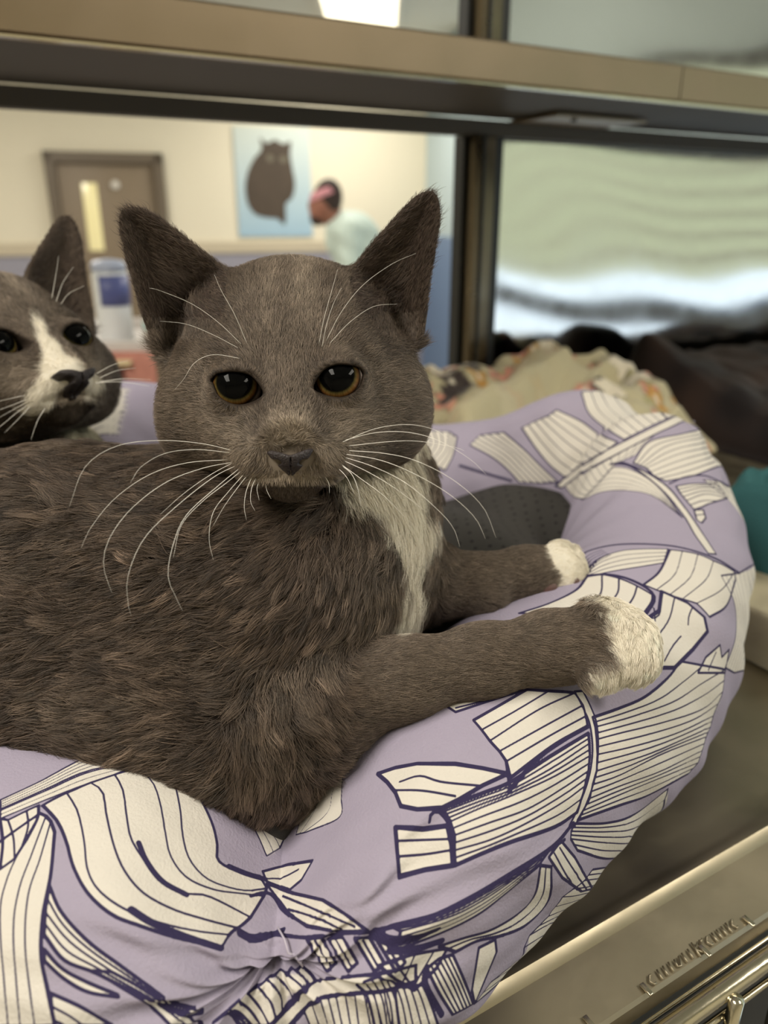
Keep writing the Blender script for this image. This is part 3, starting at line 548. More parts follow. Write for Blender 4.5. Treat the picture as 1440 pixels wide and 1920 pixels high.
for k, (i0, j0) in enumerate(((90, 460),)): free_leaf(i0, j0, 190, 48, 1 if k % 2 else -1, 13, k+9)
cfac = CREAM.astype(np.float32); cfac = (cfac*2 + np.roll(cfac, 1, 0) + np.roll(cfac, -1, 0) + np.roll(cfac, 1, 1) + np.roll(cfac, -1, 1))/6
COLB = C_LAV + (C_CRM-C_LAV)*cfac[..., None]
idx = np.arange(NT*NP).reshape(NT, NP); nx = np.roll(idx, -1, 0); F = np.stack([idx, nx, np.roll(nx, -1, 1), np.roll(idx, -1, 1)], -1).reshape(-1, 4)
bed = empty('pet_bed', (BC[0], BC[1], H0), 'round lavender pet bed printed with cream striped leaves, holding both cats', 'pet bed')
np_mesh('bolster', BV.reshape(-1, 3), F[:, ::-1], M_print, bed, attr={'col': COLB.reshape(-1, 3), 'ink': INK.ravel()})
# black perforated mesh cushion inside
M_mesh = attr_mat('black_perforated_mesh', 'col', .75, .3, .3, 1500, stretch=(1, 1, 1))
NA, NR = 420, 130; A_, R_ = np.meshgrid(np.linspace(-math.pi, math.pi, NA, endpoint=False), np.linspace(0, 1, NR), indexing='ij')
rim = tab(A_, 1) - 1.25*tab(A_, 2); CXx = BC[0] + np.cos(A_)*rim*R_; CYy = BC[1] + np.sin(A_)*rim*R_
CZz = CZ - .186 + .012*np.sin(CXx*23+1)*np.sin(CYy*19) - .05*np.clip((R_-.86)/.14, 0, 1)**2 + .004*np.sin(CXx*70+CYy*50)
gx, gy = CXx/.0085, CYy/.0085; row = np.floor(gy); fx = (gx + .5*(row % 2)) % 1 - .5; fy = gy % 1 - .5; hole = np.clip((.10-np.hypot(fx, fy))/.05, 0, 1)*0
CZz = CZz - .030*np.exp(-(((CXx+.12)/.16)**2+((CYy-.36)/.09)**2))
idx = np.arange(NA*NR).reshape(NA, NR); nx = np.roll(idx, -1, 0)[:, :-1]; F = np.stack([idx[:, :-1], nx, np.roll(idx, -1, 0)[:, 1:], idx[:, 1:]], -1).reshape(-1, 4)
cb = s2l((60, 58, 55)); cols = np.tile(cb, (NA*NR, 1))
np_mesh('cushion', np.stack([CXx, CYy, CZz], -1).reshape(-1, 3), F, M_mesh, bed, attr={'col': cols})
# perforations as tiny dots, the holes' dark painted into the colour: procedural, in the cushion's own plane
nt = M_mesh.node_tree; bs = nt.nodes['Principled BSDF']; g_ = nt.nodes.new('ShaderNodeTexCoord'); vo = nt.nodes.new('ShaderNodeTexVoronoi'); vo.voronoi_dimensions = '2D'; mp = nt.nodes.new('ShaderNodeMapping'); mp.inputs['Scale'].default_value = (1, 1, .02); vo.inputs['Scale'].default_value = 115; vo.inputs['Randomness'].default_value = .25
nt.links.new(g_.outputs['Object'], mp.inputs[0]); nt.links.new(mp.outputs[0], vo.inputs['Vector'])
mr = nt.nodes.new('ShaderNodeMapRange'); mr.inputs[1].default_value = .10; mr.inputs[2].default_value = .16; mr.inputs[3].default_value = .1; mr.inputs[4].default_value = 1
mx = nt.nodes.new('ShaderNodeMix'); mx.data_type = 'RGBA'; mx.inputs[6].default_value = (.002, .002, .002, 1); mx.inputs[7].default_value = tuple(cb) + (1,)
nt.links.new(vo.outputs['Distance'], mr.inputs[0]); nt.links.new(mr.outputs[0], mx.inputs[0]); nt.links.new(mx.outputs[2], bs.inputs['Base Color'])
# loose stitching threads at the front pinch and a thread end at the back corner
M_thread = mat('pale_thread', (190, 182, 196), .8)
def on_bed(px, py, lift=.001):
    i, j = to_ij(px, py); i, j = int(i) % NT, int(j) % NP; n = -_n[i, j] if _face[i, j] and np.dot(_n[i, j], BV[i, j]-CAM) > 0 else _n[i, j]; n = n/np.linalg.norm(n); return BV[i, j] + n*lift
for pts in ([(530, 1745), (545, 1765), (552, 1790), (568, 1808), (575, 1800)], [(548, 1778), (560, 1792), (566, 1820)], [(1318, 748), (1326, 738), (1332, 730)]):
    tube('thread', [on_bed(x, y, .0025) for x, y in pts], .00035, M_thread, bed, 6)
M_crumb = mat('yellow_crumb', (226, 176, 70), .7)
for (x, y, r), lb in zip(((693, 1365, .0009), (777, 1343, .001)), ('yellow food crumb on the bed rim below the cat elbow', 'second yellow food crumb, a little further right on the bed rim')):
    bm = bmesh.new(); bmesh.ops.create_icosphere(bm, subdivisions=2, radius=r, matrix=Matrix.Translation(Vector(on_bed(x, y, r*.8))) @ Matrix.Diagonal((1.2, .9, .7, 1)))
    for v in bm.verts: v.co += Vector((rnd.uniform(-1, 1), rnd.uniform(-1, 1), rnd.uniform(-1, 1)))*r*.15
    tag(bm_obj('crumb', bm, M_crumb, None, True), lb, 'crumb', 'food crumbs')
# ---------------------------------------------------------------- cats: signed-distance sculpt -> one skin per cat
def sd_ell(p, c, r, ax=None):
    q = p-np.asarray(c); q = q @ np.asarray(ax).T if ax is not None else q; r = np.asarray(r, float)
    k0 = np.linalg.norm(q/r, axis=-1); k1 = np.linalg.norm(q/(r*r), axis=-1)+1e-9; return k0*(k0-1)/k1
def sd_cap(p, a, b, ra, rb):
    a, b = np.asarray(a, float), np.asarray(b, float); ab = b-a; t = np.clip(((p-a) @ ab)/(ab @ ab), 0, 1); return np.linalg.norm(p-a-t[..., None]*ab, axis=-1) - (ra+(rb-ra)*t)
def smin(a, b, k): h = np.clip(.5+.5*(b-a)/k, 0, 1); return b+(a-b)*h - k*h*(1-h)
def smax(a, b, k): return -smin(-a, -b, k)
def poly2(x, y, pts):
    pts = np.asarray(pts, float); d = np.full(x.shape, 1e9); s = np.zeros(x.shape, bool)
    for (x0, y0), (x1, y1) in zip(pts, np.roll(pts, -1, 0)):
        ex, ey = x1-x0, y1-y0; wx, wy = x-x0, y-y0; t = np.clip((wx*ex+wy*ey)/(ex*ex+ey*ey+1e-9), 0, 1); d = np.minimum(d, (wx-t*ex)**2+(wy-t*ey)**2)
        if y0 != y1: s ^= ((y0 > y) != (y1 > y)) & (x < (x1-x0)*(y-y0)/(y1-y0)+x0)
    return np.where(s, -1, 1)*np.sqrt(d)
def surface_nets(f, lo, hi, h):
    lo, hi = np.array(lo), np.array(hi); n = np.ceil((hi-lo)/h).astype(int)+1; ax = [lo[i]+h*np.arange(n[i]) for i in range(3)]
    D = np.empty(n, np.float32)
    for i in range(0, n[0], 24):
        g = np.stack(np.meshgrid(ax[0][i:i+24], ax[1], ax[2], indexing='ij'), -1); D[i:i+24] = f(g)
    D[0] = D[-1] = 1; D[:, 0] = D[:, -1] = 1; D[:, :, 0] = D[:, :, -1] = 1
    ins = D < 0; acc = np.zeros(tuple(n-1)+(3,), np.float32); cnt = np.zeros(tuple(n-1), np.float32); edges = []
    for a in range(3):
        s0 = [slice(None)]*3; s1 = [slice(None)]*3; s0[a] = slice(0, -1); s1[a] = slice(1, None); s0, s1 = tuple(s0), tuple(s1)
        cr = ins[s0] != ins[s1]; I = np.argwhere(cr); d0, d1 = D[s0][cr], D[s1][cr]; t = d0/(d0-d1); pt = I.astype(np.float32); pt[:, a] += t; flip = ins[s0][cr]
        b, c = [(1, 2), (2, 0), (0, 1)][a]; edges.append((I, b, c, flip))
        for db in (0, -1):
            for dc in (0, -1):
                J = I.copy(); J[:, b] += db; J[:, c] += dc; ok = (J >= 0).all(1) & (J < n-1).all(1); J = J[ok]; np.add.at(acc, tuple(J.T), pt[ok]); np.add.at(cnt, tuple(J.T), 1)
    m = cnt > 0; vid = -np.ones(cnt.shape, int); vid[m] = np.arange(m.sum()); V = lo + h*(acc[m]/cnt[m][:, None]); Fs = []
    for I, b, c, flip in edges:
        Q = []
        for db, dc in ((0, 0), (-1, 0), (-1, -1), (0, -1)):
            J = I.copy(); J[:, b] += db; J[:, c] += dc; ok = (J >= 0).all(1) & (J < n-1).all(1); q = np.full(len(I), -1); q[ok] = vid[tuple(J[ok].T)]; Q.append(q)
        Q = np.stack(Q, 1); ok = (Q >= 0).all(1); Q = Q[ok]; fl = flip[ok]; Q[~fl] = Q[~fl][:, ::-1]; Fs.append(Q)
    F = np.concatenate(Fs)
    V = V.astype(float)
    for _ in range(2):                                              # pull onto the exact surface
        e = h*.5; d = f(V); G = np.stack([f(V+np.eye(3)[k]*e)-f(V-np.eye(3)[k]*e) for k in range(3)], -1)/(2*e); g2 = (G*G).sum(-1)+.15; V = V - np.clip(d/g2, -h*.8, h*.8)[:, None]*G
    F = F[:, ::-1]; e = h*.6; N = vnormals(V, F); dv = (f(V+N*e)-f(V-N*e)); pos = float((dv > 0).mean()); print('outward share', pos)
    if pos < .5: F = F[:, ::-1]
    return V, F
def vnormals(V, F):
    N = np.cross(V[F[:, 2]]-V[F[:, 0]], V[F[:, 3]]-V[F[:, 1]]); out = np.zeros_like(V)
    for k in range(4): np.add.at(out, F[:, k], N)
    return out/(np.linalg.norm(out, axis=1)[:, None]+1e-12)
def clip01(x): return np.clip(x, 0, 1)
def sm(a, b, x): t = clip01((x-a)/(b-a)); return t*t*(3-2*t)
def noise3(P_, s, seed=0):
    r = np.random.default_rng(seed); o = 0
    for k in range(6): o = o + np.sin(P_ @ (r.normal(size=3)*s) + r.uniform(0, 6.28) + 1.5*np.sin(P_ @ (r.normal(size=3)*s*.6)))
    return o/3.2
class Space:
    """a head built in the main cat's pixel-and-depth terms can be turned, scaled and set down elsewhere"""
    def __init__(s, o=None, M=None, k=1.0): s.o = o; s.M = M; s.k = k
    def to(s, p): return p if s.o is None else HC + ((p-s.o)/s.k) @ s.M          # world -> model
    def fro(s, p): return p if s.o is None else s.o + s.k*((np.asarray(p)-HC) @ s.M.T)
    def dirf(s, v): return v if s.o is None else v @ s.M.T
HC = P(550, 740, .345)
def pxd(p):
    q = p-CAM; d = q @ FV; return 720+FPX*(q @ RV)/d, 960-FPX*(q @ UV_)/d, d
EYE = [(443, 729, .3055, .0100), (637, 716, .3055, .0100)]
LID = [[(401, 712), (410, 703), (428, 699), (450, 700), (468, 706), (482, 722), (489, 738), (478, 748), (462, 755), (445, 757), (428, 752), (412, 739)],
       [(678, 700), (668, 690), (650, 686), (630, 686), (612, 694), (599, 710), (592, 727), (602, 735), (620, 741), (640, 743), (658, 736), (672, 722)]]
LID = [[(cx_+(x-cx_)*1.10, cy_+(y-cy_)*1.05) for x, y in L_] for L_, (cx_, cy_) in zip(LID, ((444, 729), (636, 715)))]
EAR = [[(432, 520), (418, 498), (388, 474), (350, 444), (312, 414), (278, 393), (250, 385), (232, 389), (222, 404), (223, 430), (232, 470), (246, 520), (262, 575), (280, 625), (300, 668), (330, 690), (390, 650), (430, 590)],
       [(650, 525), (662, 498), (690, 462), (722, 425), (756, 386), (785, 362), (806, 355), (820, 364), (826, 390), (824, 430), (815, 480), (806, 530), (800, 580), (792, 630), (776, 655), (730, 640), (680, 600), (655, 560)]]
def ear_sdf(p, k):
    x, y, d = pxd(p); pts = catmull(EAR[k] + [EAR[k][0]], 60)[:-1]; s2 = poly2(x, y, pts)*.00022
    cx, by, ty = ((335, 640, 385), (745, 620, 355))[k]
    t = clip01((by-y)/(by-ty)); depth = .336 - .010*t                       # the cup leans back, its rim curls forward
    cup = .013*(1-t*.75)*sm(0, .012, -s2)
    lean = (x-cx)*.00004*(1 if k == 0 else -1)
    dd = np.abs(d - (depth + cup + lean)) - (.0010 + .0012*(1-t))
    return smax(dd*.8, s2, .002)
def head_sdf(p):
    q = p; L = lambda x, y, d: P(x, y, d)
    d = sd_ell(q, L(552, 662, .350), (.049, .0425, .041))
    d = smin(d, sd_ell(q, L(550, 742, .342), (.0512, .040, .037)), .014)
    d = smin(d, sd_ell(q, L(385, 790, .342), (.018, .022, .022)), .016); d = smin(d, sd_ell(q, L(722, 775, .342), (.018, .022, .022)), .016)
    d = smin(d, sd_ell(q, L(548, 800, .318), (.036, .026, .020)), .016)                      # flat lower face the muzzle grows from
    d = smin(d, sd_cap(q, L(546, 650, .318), L(543, 841, .2885), .0125, .0062), .009)
    for o_ in (-22, 22): d = smin(d, sd_cap(q, L(545+o_, 700, .312), L(543+o_, 838, .2900), .009, .0055), .006)       # forehead to nose
    for x, y in ((500, 866), (590, 862)): d = smin(d, sd_ell(q, L(x, y, .3015), (.0125, .0105, .0100)), .009)
    d = smin(d, sd_ell(q, L(547, 908, .3065), (.0100, .0068, .0065)), .006)                     # chin
    d = smin(d, sd_ell(q, L(544, 846, .2885), (.0085, .0055, .0050)), .004)                    # nose
    for s, x, y in ((-1, 452, 672), (1, 632, 660)): d = smin(d, sd_ell(q, L(x, y, .318), (.014, .010, .008)), .010)   # brows
    for (ex, ey, ed, er) in EYE: d = smin(d, np.linalg.norm(q-L(ex, ey, ed), axis=-1) - er - .0016, .005)
    x, y, dep = pxd(q)
    m = np.abs(y-(884+np.abs(x-545)*-.02+np.abs(np.sin((x-545)/46))*9))*.00019 + np.clip(np.abs(x-545)-70, 0, 99)*.0002 + np.clip(dep-.301, 0, 1)   # the mouth line
    d = d + .0016*np.exp(-(m/.0012)**2)
    for k in (0, 1):
        lid = poly2(x, y, catmull(LID[k]+[LID[k][0]], 40)[:-1])*.00021; cut = np.maximum(lid, dep-.31)
        d = smax(d, -cut, .0012)
        d = smin(d, ear_sdf(q, k), .0055)
    return d
TORSO = [((-420, 1160, .400), .070), ((-150, 1140, .392), .070), ((150, 1120, .382), .068), ((400, 1110, .374), .063), ((560, 1090, .368), .054)]
ARM1 = [((520, 1330, .325), .027), ((600, 1325, .316), .021), ((760, 1272, .315), .0150), ((900, 1240, .318), .0135), ((1030, 1214, .320), .0133), ((1085, 1210, .319), .0142)]
ARM2 = [((680, 1070, .378), .026), ((800, 1090, .384), .0175), ((900, 1098, .384), .0145), ((980, 1078, .388), .0125), ((1030, 1068, .390), .0120)]
def chain(p, C, k, d=None):
    for (a, ra), (b, rb) in zip(C, C[1:]):
        c = sd_cap(p, P(*a), P(*b), ra, rb); d = c if d is None else smin(d, c, k)
    return d
def body_sdf(p):
    L = P; d = chain(p, TORSO, .02)
    d = smin(d, sd_ell(p, L(-380, 1240, .37), (.075, .06, .06)), .03)                            # haunch, out of frame
    d = smin(d, sd_ell(p, L(330, 1300, .355), (.070, .040, .040)), .03); d = smin(d, sd_ell(p, L(60, 1270, .36), (.08, .035, .045)), .03); d = smin(d, sd_ell(p, L(480, 1380, .325), (.026, .022, .020)), .02)
    d = smin(d, sd_cap(p, L(0, 1270, .345), L(300, 1345, .335), .034, .032), .03); d = smin(d, sd_cap(p, L(300, 1345, .335), L(500, 1420, .318), .030, .020), .025)
    d = smin(d, sd_ell(p, L(560, 1110, .350), (.040, .050, .040)), .02)                          # shoulder
    d = smin(d, sd_ell(p, L(670, 1050, .395), (.033, .048, .045)), .02)                          # chest
    d = smin(d, sd_cap(p, L(640, 930, .385), L(575, 800, .375), .044, .040), .02)                # neck
    d = smin(d, sd_cap(p, L(500, 1180, .350), L(540, 1345, .325), .040, .026), .014)             # upper arm
    a1 = chain(p, ARM1, .010)
    for (x, y, dd), r in (((1130, 1172, .318), .0120), ((1162, 1196, .316), .0130), ((1172, 1232, .311), .0118), ((1122, 1258, .308), .0090)):
        a1 = smin(a1, sd_ell(p, L(x, y, dd), (r*1.15, r, r*.92)), .0022 if y > 1250 else .0045)
    d = smin(d, a1, .012)
    a2 = chain(p, ARM2, .009)
    for (x, y, dd), r in (((1054, 1045, .394), .0088), ((1062, 1066, .391), .0088), ((1058, 1088, .388), .0080), ((1022, 1096, .386), .0070)): a2 = smin(a2, sd_ell(p, L(x, y, dd), (r*1.1, r, r)), .004)
    a2 = smin(a2, sd_ell(p, L(915, 1122, .374), (.006, .006, .005)), .006)
    return smin(d, a2, .012)

def join_np(parts):
    V, F, n = [], [], 0
    for v, f in parts: V.append(v); F.append(f+n); n += len(v)
    return np.concatenate(V), np.concatenate(F)
QUICK = False
FK = .3 if QUICK else 1.0
M_fur = bpy.data.materials.new('fur'); M_fur.use_nodes = True
_b = M_fur.node_tree.nodes['Principled BSDF']; _b.inputs['Roughness'].default_value = .5; _b.inputs['Specular IOR Level'].default_value = .35
_a = M_fur.node_tree.nodes.new('ShaderNodeAttribute'); _a.attribute_name = 'col'; M_fur.node_tree.links.new(_a.outputs['Color'], _b.inputs['Base Color'])
M_skin = attr_mat('cat_coat', 'col', .9, .1)
SC.render.hair_type = 'STRIP'
def rootsample(V, F, N, n, wfun, seed):
    r = np.random.default_rng(seed); tri = np.concatenate([F[:, [0, 1, 2]], F[:, [0, 2, 3]]]); a, b, c = V[tri[:, 0]], V[tri[:, 1]], V[tri[:, 2]]
    w = np.linalg.norm(np.cross(b-a, c-a), axis=1)*wfun((a+b+c)/3, N[tri[:, 0]]); w = np.maximum(w, 0); w /= w.sum()
    k = r.choice(len(tri), n, p=w); u, v = r.random(n), r.random(n); m = u+v > 1; u[m], v[m] = 1-u[m], 1-v[m]; u, v = u[:, None], v[:, None]
    nn = N[tri[k, 0]]*(1-u-v) + N[tri[k, 1]]*u + N[tri[k, 2]]*v; return a[k]*(1-u-v)+b[k]*u+c[k]*v, nn/np.linalg.norm(nn, axis=1)[:, None]
def clumpify(R, T, n_cl, seed, amt):
    r = np.random.default_rng(seed); ci = r.choice(len(R), min(n_cl, len(R)), replace=False); kd = kdtree.KDTree(len(ci))
    for i, c in enumerate(ci): kd.insert(Vector(R[c]), i)
    kd.balance(); near = np.array([kd.find(Vector(x))[1] for x in R]); return ci[near]
def fur(name, root, R, N, flow, length, col, lift, rad, clump, ncl, seed, segs=6, tipf=1.3, rootf=.55, jit=.18, cvar=.12):
    """R roots, N normals, flow wanted direction of lie, length / lift / rad per hair, col per hair"""
    r = np.random.default_rng(seed); n = len(R)
    T = flow - (flow*N).sum(1)[:, None]*N; T /= np.linalg.norm(T, axis=1)[:, None]+1e-9; B = np.cross(N, T)
    ja = r.normal(0, jit, n)[:, None]; T = T*np.cos(ja)+B*np.sin(ja); length = length*r.uniform(.65, 1.2, n); lift = np.clip(lift*r.uniform(.6, 1.5, n), .05, 1.6)
    t = np.linspace(0, 1, segs)[None, :, None]; Ln = length[:, None, None]; lf = lift[:, None, None]
    Pt = R[:, None, :] - N[:, None, :]*np.minimum(.0008, .10*length)[:, None, None] + Ln*(N[:, None, :]*lf*(t-.62*t*t)*1.25 + T[:, None, :]*(.35*t+.65*t*t)*np.sqrt(np.clip(1-.35*lf*lf, .2, 1)))
    Pt = Pt + (B*r.normal(0, .10, n)[:, None]*length[:, None])[:, None, :]*np.sin(t*math.pi)
    if ncl:
        own = clumpify(R, T, ncl, seed+5, clump); ctr = Pt[own]; k = (np.broadcast_to(clump, (n,))*r.uniform(.5, 1, n))[:, None, None]*t**1.3; Pt = Pt*(1-k)+(ctr)*k
    cb_ = np.exp(r.normal(0, 1, n)[own]*cvar) if ncl else np.ones(n)
    prof = np.array([1, 1.0, .92, .78, .55, .15]) if segs == 6 else np.linspace(1, .15, segs)
    cd_ = bpy.data.hair_curves.new(name); cd_.add_curves([segs]*n)
    cd_.attributes['position'].data.foreach_set('vector', Pt.astype(np.float32).ravel())
    ra = cd_.attributes.get('radius') or cd_.attributes.new('radius', 'FLOAT', 'POINT'); ra.data.foreach_set('value', (np.broadcast_to(rad, (n,))[:, None]*prof[None]).astype(np.float32).ravel())
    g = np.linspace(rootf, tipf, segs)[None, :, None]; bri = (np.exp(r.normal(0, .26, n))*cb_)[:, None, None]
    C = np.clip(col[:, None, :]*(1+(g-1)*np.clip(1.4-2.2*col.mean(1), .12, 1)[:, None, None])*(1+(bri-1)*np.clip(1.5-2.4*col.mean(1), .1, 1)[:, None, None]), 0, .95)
    ca = cd_.attributes.new('col', 'FLOAT_COLOR', 'POINT'); ca.data.foreach_set('color', np.concatenate([C, np.ones((n, segs, 1))], -1).astype(np.float32).ravel())
    cd_.materials.append(M_fur); o = bpy.data.objects.new(name, cd_); COL.objects.link(o); o.parent = root
    o.matrix_parent_inverse = (Matrix.Translation(root.location)).inverted(); o['kind'] = 'stuff'; return o
def mixc(a, b, k): return a + (b-a)*k[:, None]
GREY, DARK, WARMG, LITE, WHITE, INEAR = s2l((114, 102, 90)), s2l((72, 61, 52)), s2l((80, 68, 58)), s2l((168, 154, 137)), s2l((240, 232, 214)), s2l((84, 70, 63))  # WARMG: coat grey darkened for the weaker light on the body
def inpoly(x, y, pts, soft): return 1-sm(-soft, soft, poly2(x, y, pts))
def head_color(Rm):
    x, y, d = pxd(Rm); n = noise3(Rm, 260, 3); c = np.tile(GREY, (len(Rm), 1))
    st = clip01(.5+.3*np.sin((x-545)*.085 + 1.2*np.sin(y*.02)+2.2*noise3(Rm, 60, 14))+.35*noise3(Rm, 170, 15)); top = sm(640, 560, y)*sm(150, 60, np.abs(x-545)); c = mixc(c, LITE, top*.45*st+0*x)
    c = mixc(c, DARK, clip01(sm(655, 600, y)*sm(40, 90, np.abs(x-545))*.5)); c = mixc(c, LITE, sm(65, 20, np.abs(x-543))*sm(740, 800, y)*.75)  # pale nose bridge has its highlight painted into the coat
    c = mixc(c, LITE, sm(740, 800, y)*sm(880, 840, y)*sm(190, 90, np.abs(x-545))*.45); c = mixc(c, DARK, clip01(sm(40, 0, np.abs(np.abs(x-543)-56))*sm(725, 750, y)*sm(845, 810, y)*.65))  # dark lines paint the shading down both sides of the nose bridge
    c = mixc(c, LITE, sm(876, 890, y)*sm(903, 897, y)*sm(90, 60, np.abs(x-545))*.8); c = mixc(c, DARK*.8, sm(900, 906, y)*sm(120, 90, np.abs(x-545))*.85); c = mixc(c, DARK, sm(650, 685, y)*sm(720, 690, y)*sm(30, 55, np.abs(x-540))*sm(150, 110, np.abs(x-540))*.4)
    c = mixc(c, DARK, clip01(sm(75, 130, np.abs(x-545))*sm(700, 650, y)*.55 + .30*noise3(Rm, 90, 17))); c = mixc(c, DARK, sm(120, 200, np.abs(x-545))*sm(790, 850, y)*.6)
    for k in (0, 1):
        lid = poly2(x, y, LID[k]); c = mixc(c, DARK*.5, 1-sm(2, 9, lid))
    return c*(1+.10*n[:, None])
def head_fur(root, V, F, N, n, sp, seed, colf=None, cut=None, quick=1):
    inv = sp.to
    def wf(c, nn):
        m = inv(c); x, y, d = pxd(m); w = np.ones(len(c))
        for k in (0, 1): w *= (poly2(x, y, LID[k]) > 3) | (d > .32)
        w *= ~((np.abs(x-544) < 44) & (y > 838) & (y < 893) & (y < 893-(np.abs(x-544))*.62) & (d < .2955))
        face = np.einsum('ij,ij->i', nn, (CAM-c)/np.linalg.norm(CAM-c, axis=1)[:, None]); w *= np.where(face > -.35, 1, .15)
        ear = ((poly2(x, y, EAR[0]) < 0) & (y < 600)) | ((poly2(x, y, EAR[1]) < 0) & (y < 590)); w *= np.where(ear, .55, 1); w *= np.where((d > .37) & (y > 720), .2, 1)
        if cut is not None: w *= cut(c)
        return w
    R, Nn = rootsample(V, F, N, int(n*FK), wf, seed); Rm = inv(R); x, y, d = pxd(Rm)
    dx, dy = x-545, 835-y; up = sm(560, 800, 1400-y*1.0)*0
    nz = RV*0; fx = dx/90.; fy = dy/100.
    # lie of the coat: away from the nose, up the bridge, outwards over the cheeks, back over the crown
    ux = np.sign(dx)*np.minimum(np.abs(dx)/100., 1.6)*sm(25, 120, np.abs(dx)) + dx/400.; uy = np.where(y < 835, .25+dy/170., -.5); uy = uy*(1-.75*sm(120, 230, np.abs(dx))*sm(600, 680, y)); uy = uy - .5*sm(60, 160, np.abs(dx))*sm(740, 850, y)
    flow = ux[:, None]*RV + uy[:, None]*UV_ + .35*FV
    ln = .0052 + .0036*sm(150, 250, np.abs(dx)) + .0020*sm(600, 500, y); ln = ln*(1-.45*sm(90, 40, np.abs(dx))*sm(700, 790, y)); lift = np.full(len(R), .42)
    ld = np.minimum(poly2(x, y, LID[0]), poly2(x, y, LID[1])); ln = ln*(.38+.62*sm(3, 26, ld)); lift = lift*(.7+.3*sm(4, 30, ld))
    for (cx_, cy_) in ((444, 729), (636, 715)): kk = sm(70, 30, np.hypot(x-cx_, y-cy_)); flow = flow*(1-kk[:, None]) + kk[:, None]*(((x-cx_)/40)[:, None]*RV - ((y-cy_)/40)[:, None]*UV_ + .3*FV)
    inner = np.zeros(len(R)); nm = sp.dirf(-FV[None]*np.ones((1, 3)))[0]
    for k in (0, 1):
        e = poly2(x, y, EAR[k]); top = y < ((600, 590)[k]); ins = (e < -3) & top & (Nn @ nm > .15) & (d < .352); inner = np.maximum(inner, ins*1.0)
        cx = (335, 745)[k]; out = -1 if k == 0 else 1
        fe = RV*(out*.9) + UV_*.75 - .1*FV
        onear = (e < 3) & (y < 640)
        flow = np.where((onear & ~ins)[:, None], RV*out*.25 + UV_*1.0 + .2*FV, flow); flow = np.where(ins[:, None], fe, flow)
        ln = np.where(ins, .0035+.007*sm(20, 70, -e)*sm(470, 600, y), np.where(onear, .0028, ln)); lift = np.where(ins, .45, lift)
    flow = sp.dirf(flow); flow = flow + .18*np.stack([noise3(R, 330, seed+i) for i in range(3)], -1)
    col = head_color(Rm) if colf is None else colf(R, Rm); rr_ = np.random.default_rng(seed+3).random(len(R)); col = mixc(col, INEAR*.8, inner*.85*(rr_ < .80)); ln = ln*np.where((inner > 0) & (rr_ >= .80), 1.9, 1)
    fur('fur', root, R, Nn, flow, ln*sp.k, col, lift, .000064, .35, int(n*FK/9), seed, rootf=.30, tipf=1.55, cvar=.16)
sp0 = Space()
cHV, cHF = surface_nets(head_sdf, P(550, 650, .35)-[.078, .075, .078], P(550, 650, .35)+[.078, .065, .088], .00125)
cBV, cBF = surface_nets(body_sdf, [-.36, .14, CZ-.30], [.17, .50, CZ+.005], .0028)
cat = empty('cat', tuple(P(550, 1250, .36)), 'grey cat with white chest and white paws lying in front, looking at the camera', 'cat')
WH_CHEST = [(610, 880), (700, 800), (762, 800), (765, 860), (778, 930), (808, 970), (800, 1000), (778, 1030), (772, 1060), (790, 1110), (768, 1160), (745, 1195), (738, 1130), (752, 1060), (735, 1005), (705, 955), (650, 935)]
WH_PAW = [(1118, 1120), (1135, 1190), (1155, 1232), (1105, 1255), (1080, 1310), (1260, 1330), (1280, 1090)]
WH_PAW2 = [(1012, 1010), (1030, 1060), (1052, 1085), (1030, 1112), (1035, 1135), (1110, 1130), (1110, 1000)]
def body_color(R):
    x, y, d = pxd(R); n = noise3(R, 120, 21); n2 = noise3(R, 45, 5); c = mixc(np.tile(WARMG, (len(R), 1)), DARK, clip01(.35+.45*n2)); c = mixc(c, LITE, clip01(.10*n+.0))
    arm = sm(600, 760, x); c = mixc(c, GREY, arm*.7)
    e = 9*noise3(R, 400, 8); c = mixc(c, WHITE, 1-sm(-10, 10, poly2(x, y, WH_CHEST)+e)); c = mixc(c, WHITE, 1-sm(-5, 5, poly2(x, y, WH_PAW)+e*.5)); c = mixc(c, WHITE, (1-sm(-4, 4, poly2(x, y, WH_PAW2)+e*.4))*(d > .34)); return c
cHN, cBN = vnormals(cHV, cHF), vnormals(cBV, cBF)
def cap_cut(c): return head_sdf(c) > -.002
VV, FF = join_np([(cHV, cHF), (cBV, cBF)])
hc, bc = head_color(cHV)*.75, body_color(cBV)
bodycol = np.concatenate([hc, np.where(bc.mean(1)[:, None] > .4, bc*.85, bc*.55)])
np_mesh('body', VV, FF, M_skin, cat, attr={'col': np.clip(bodycol, 0, 1)})
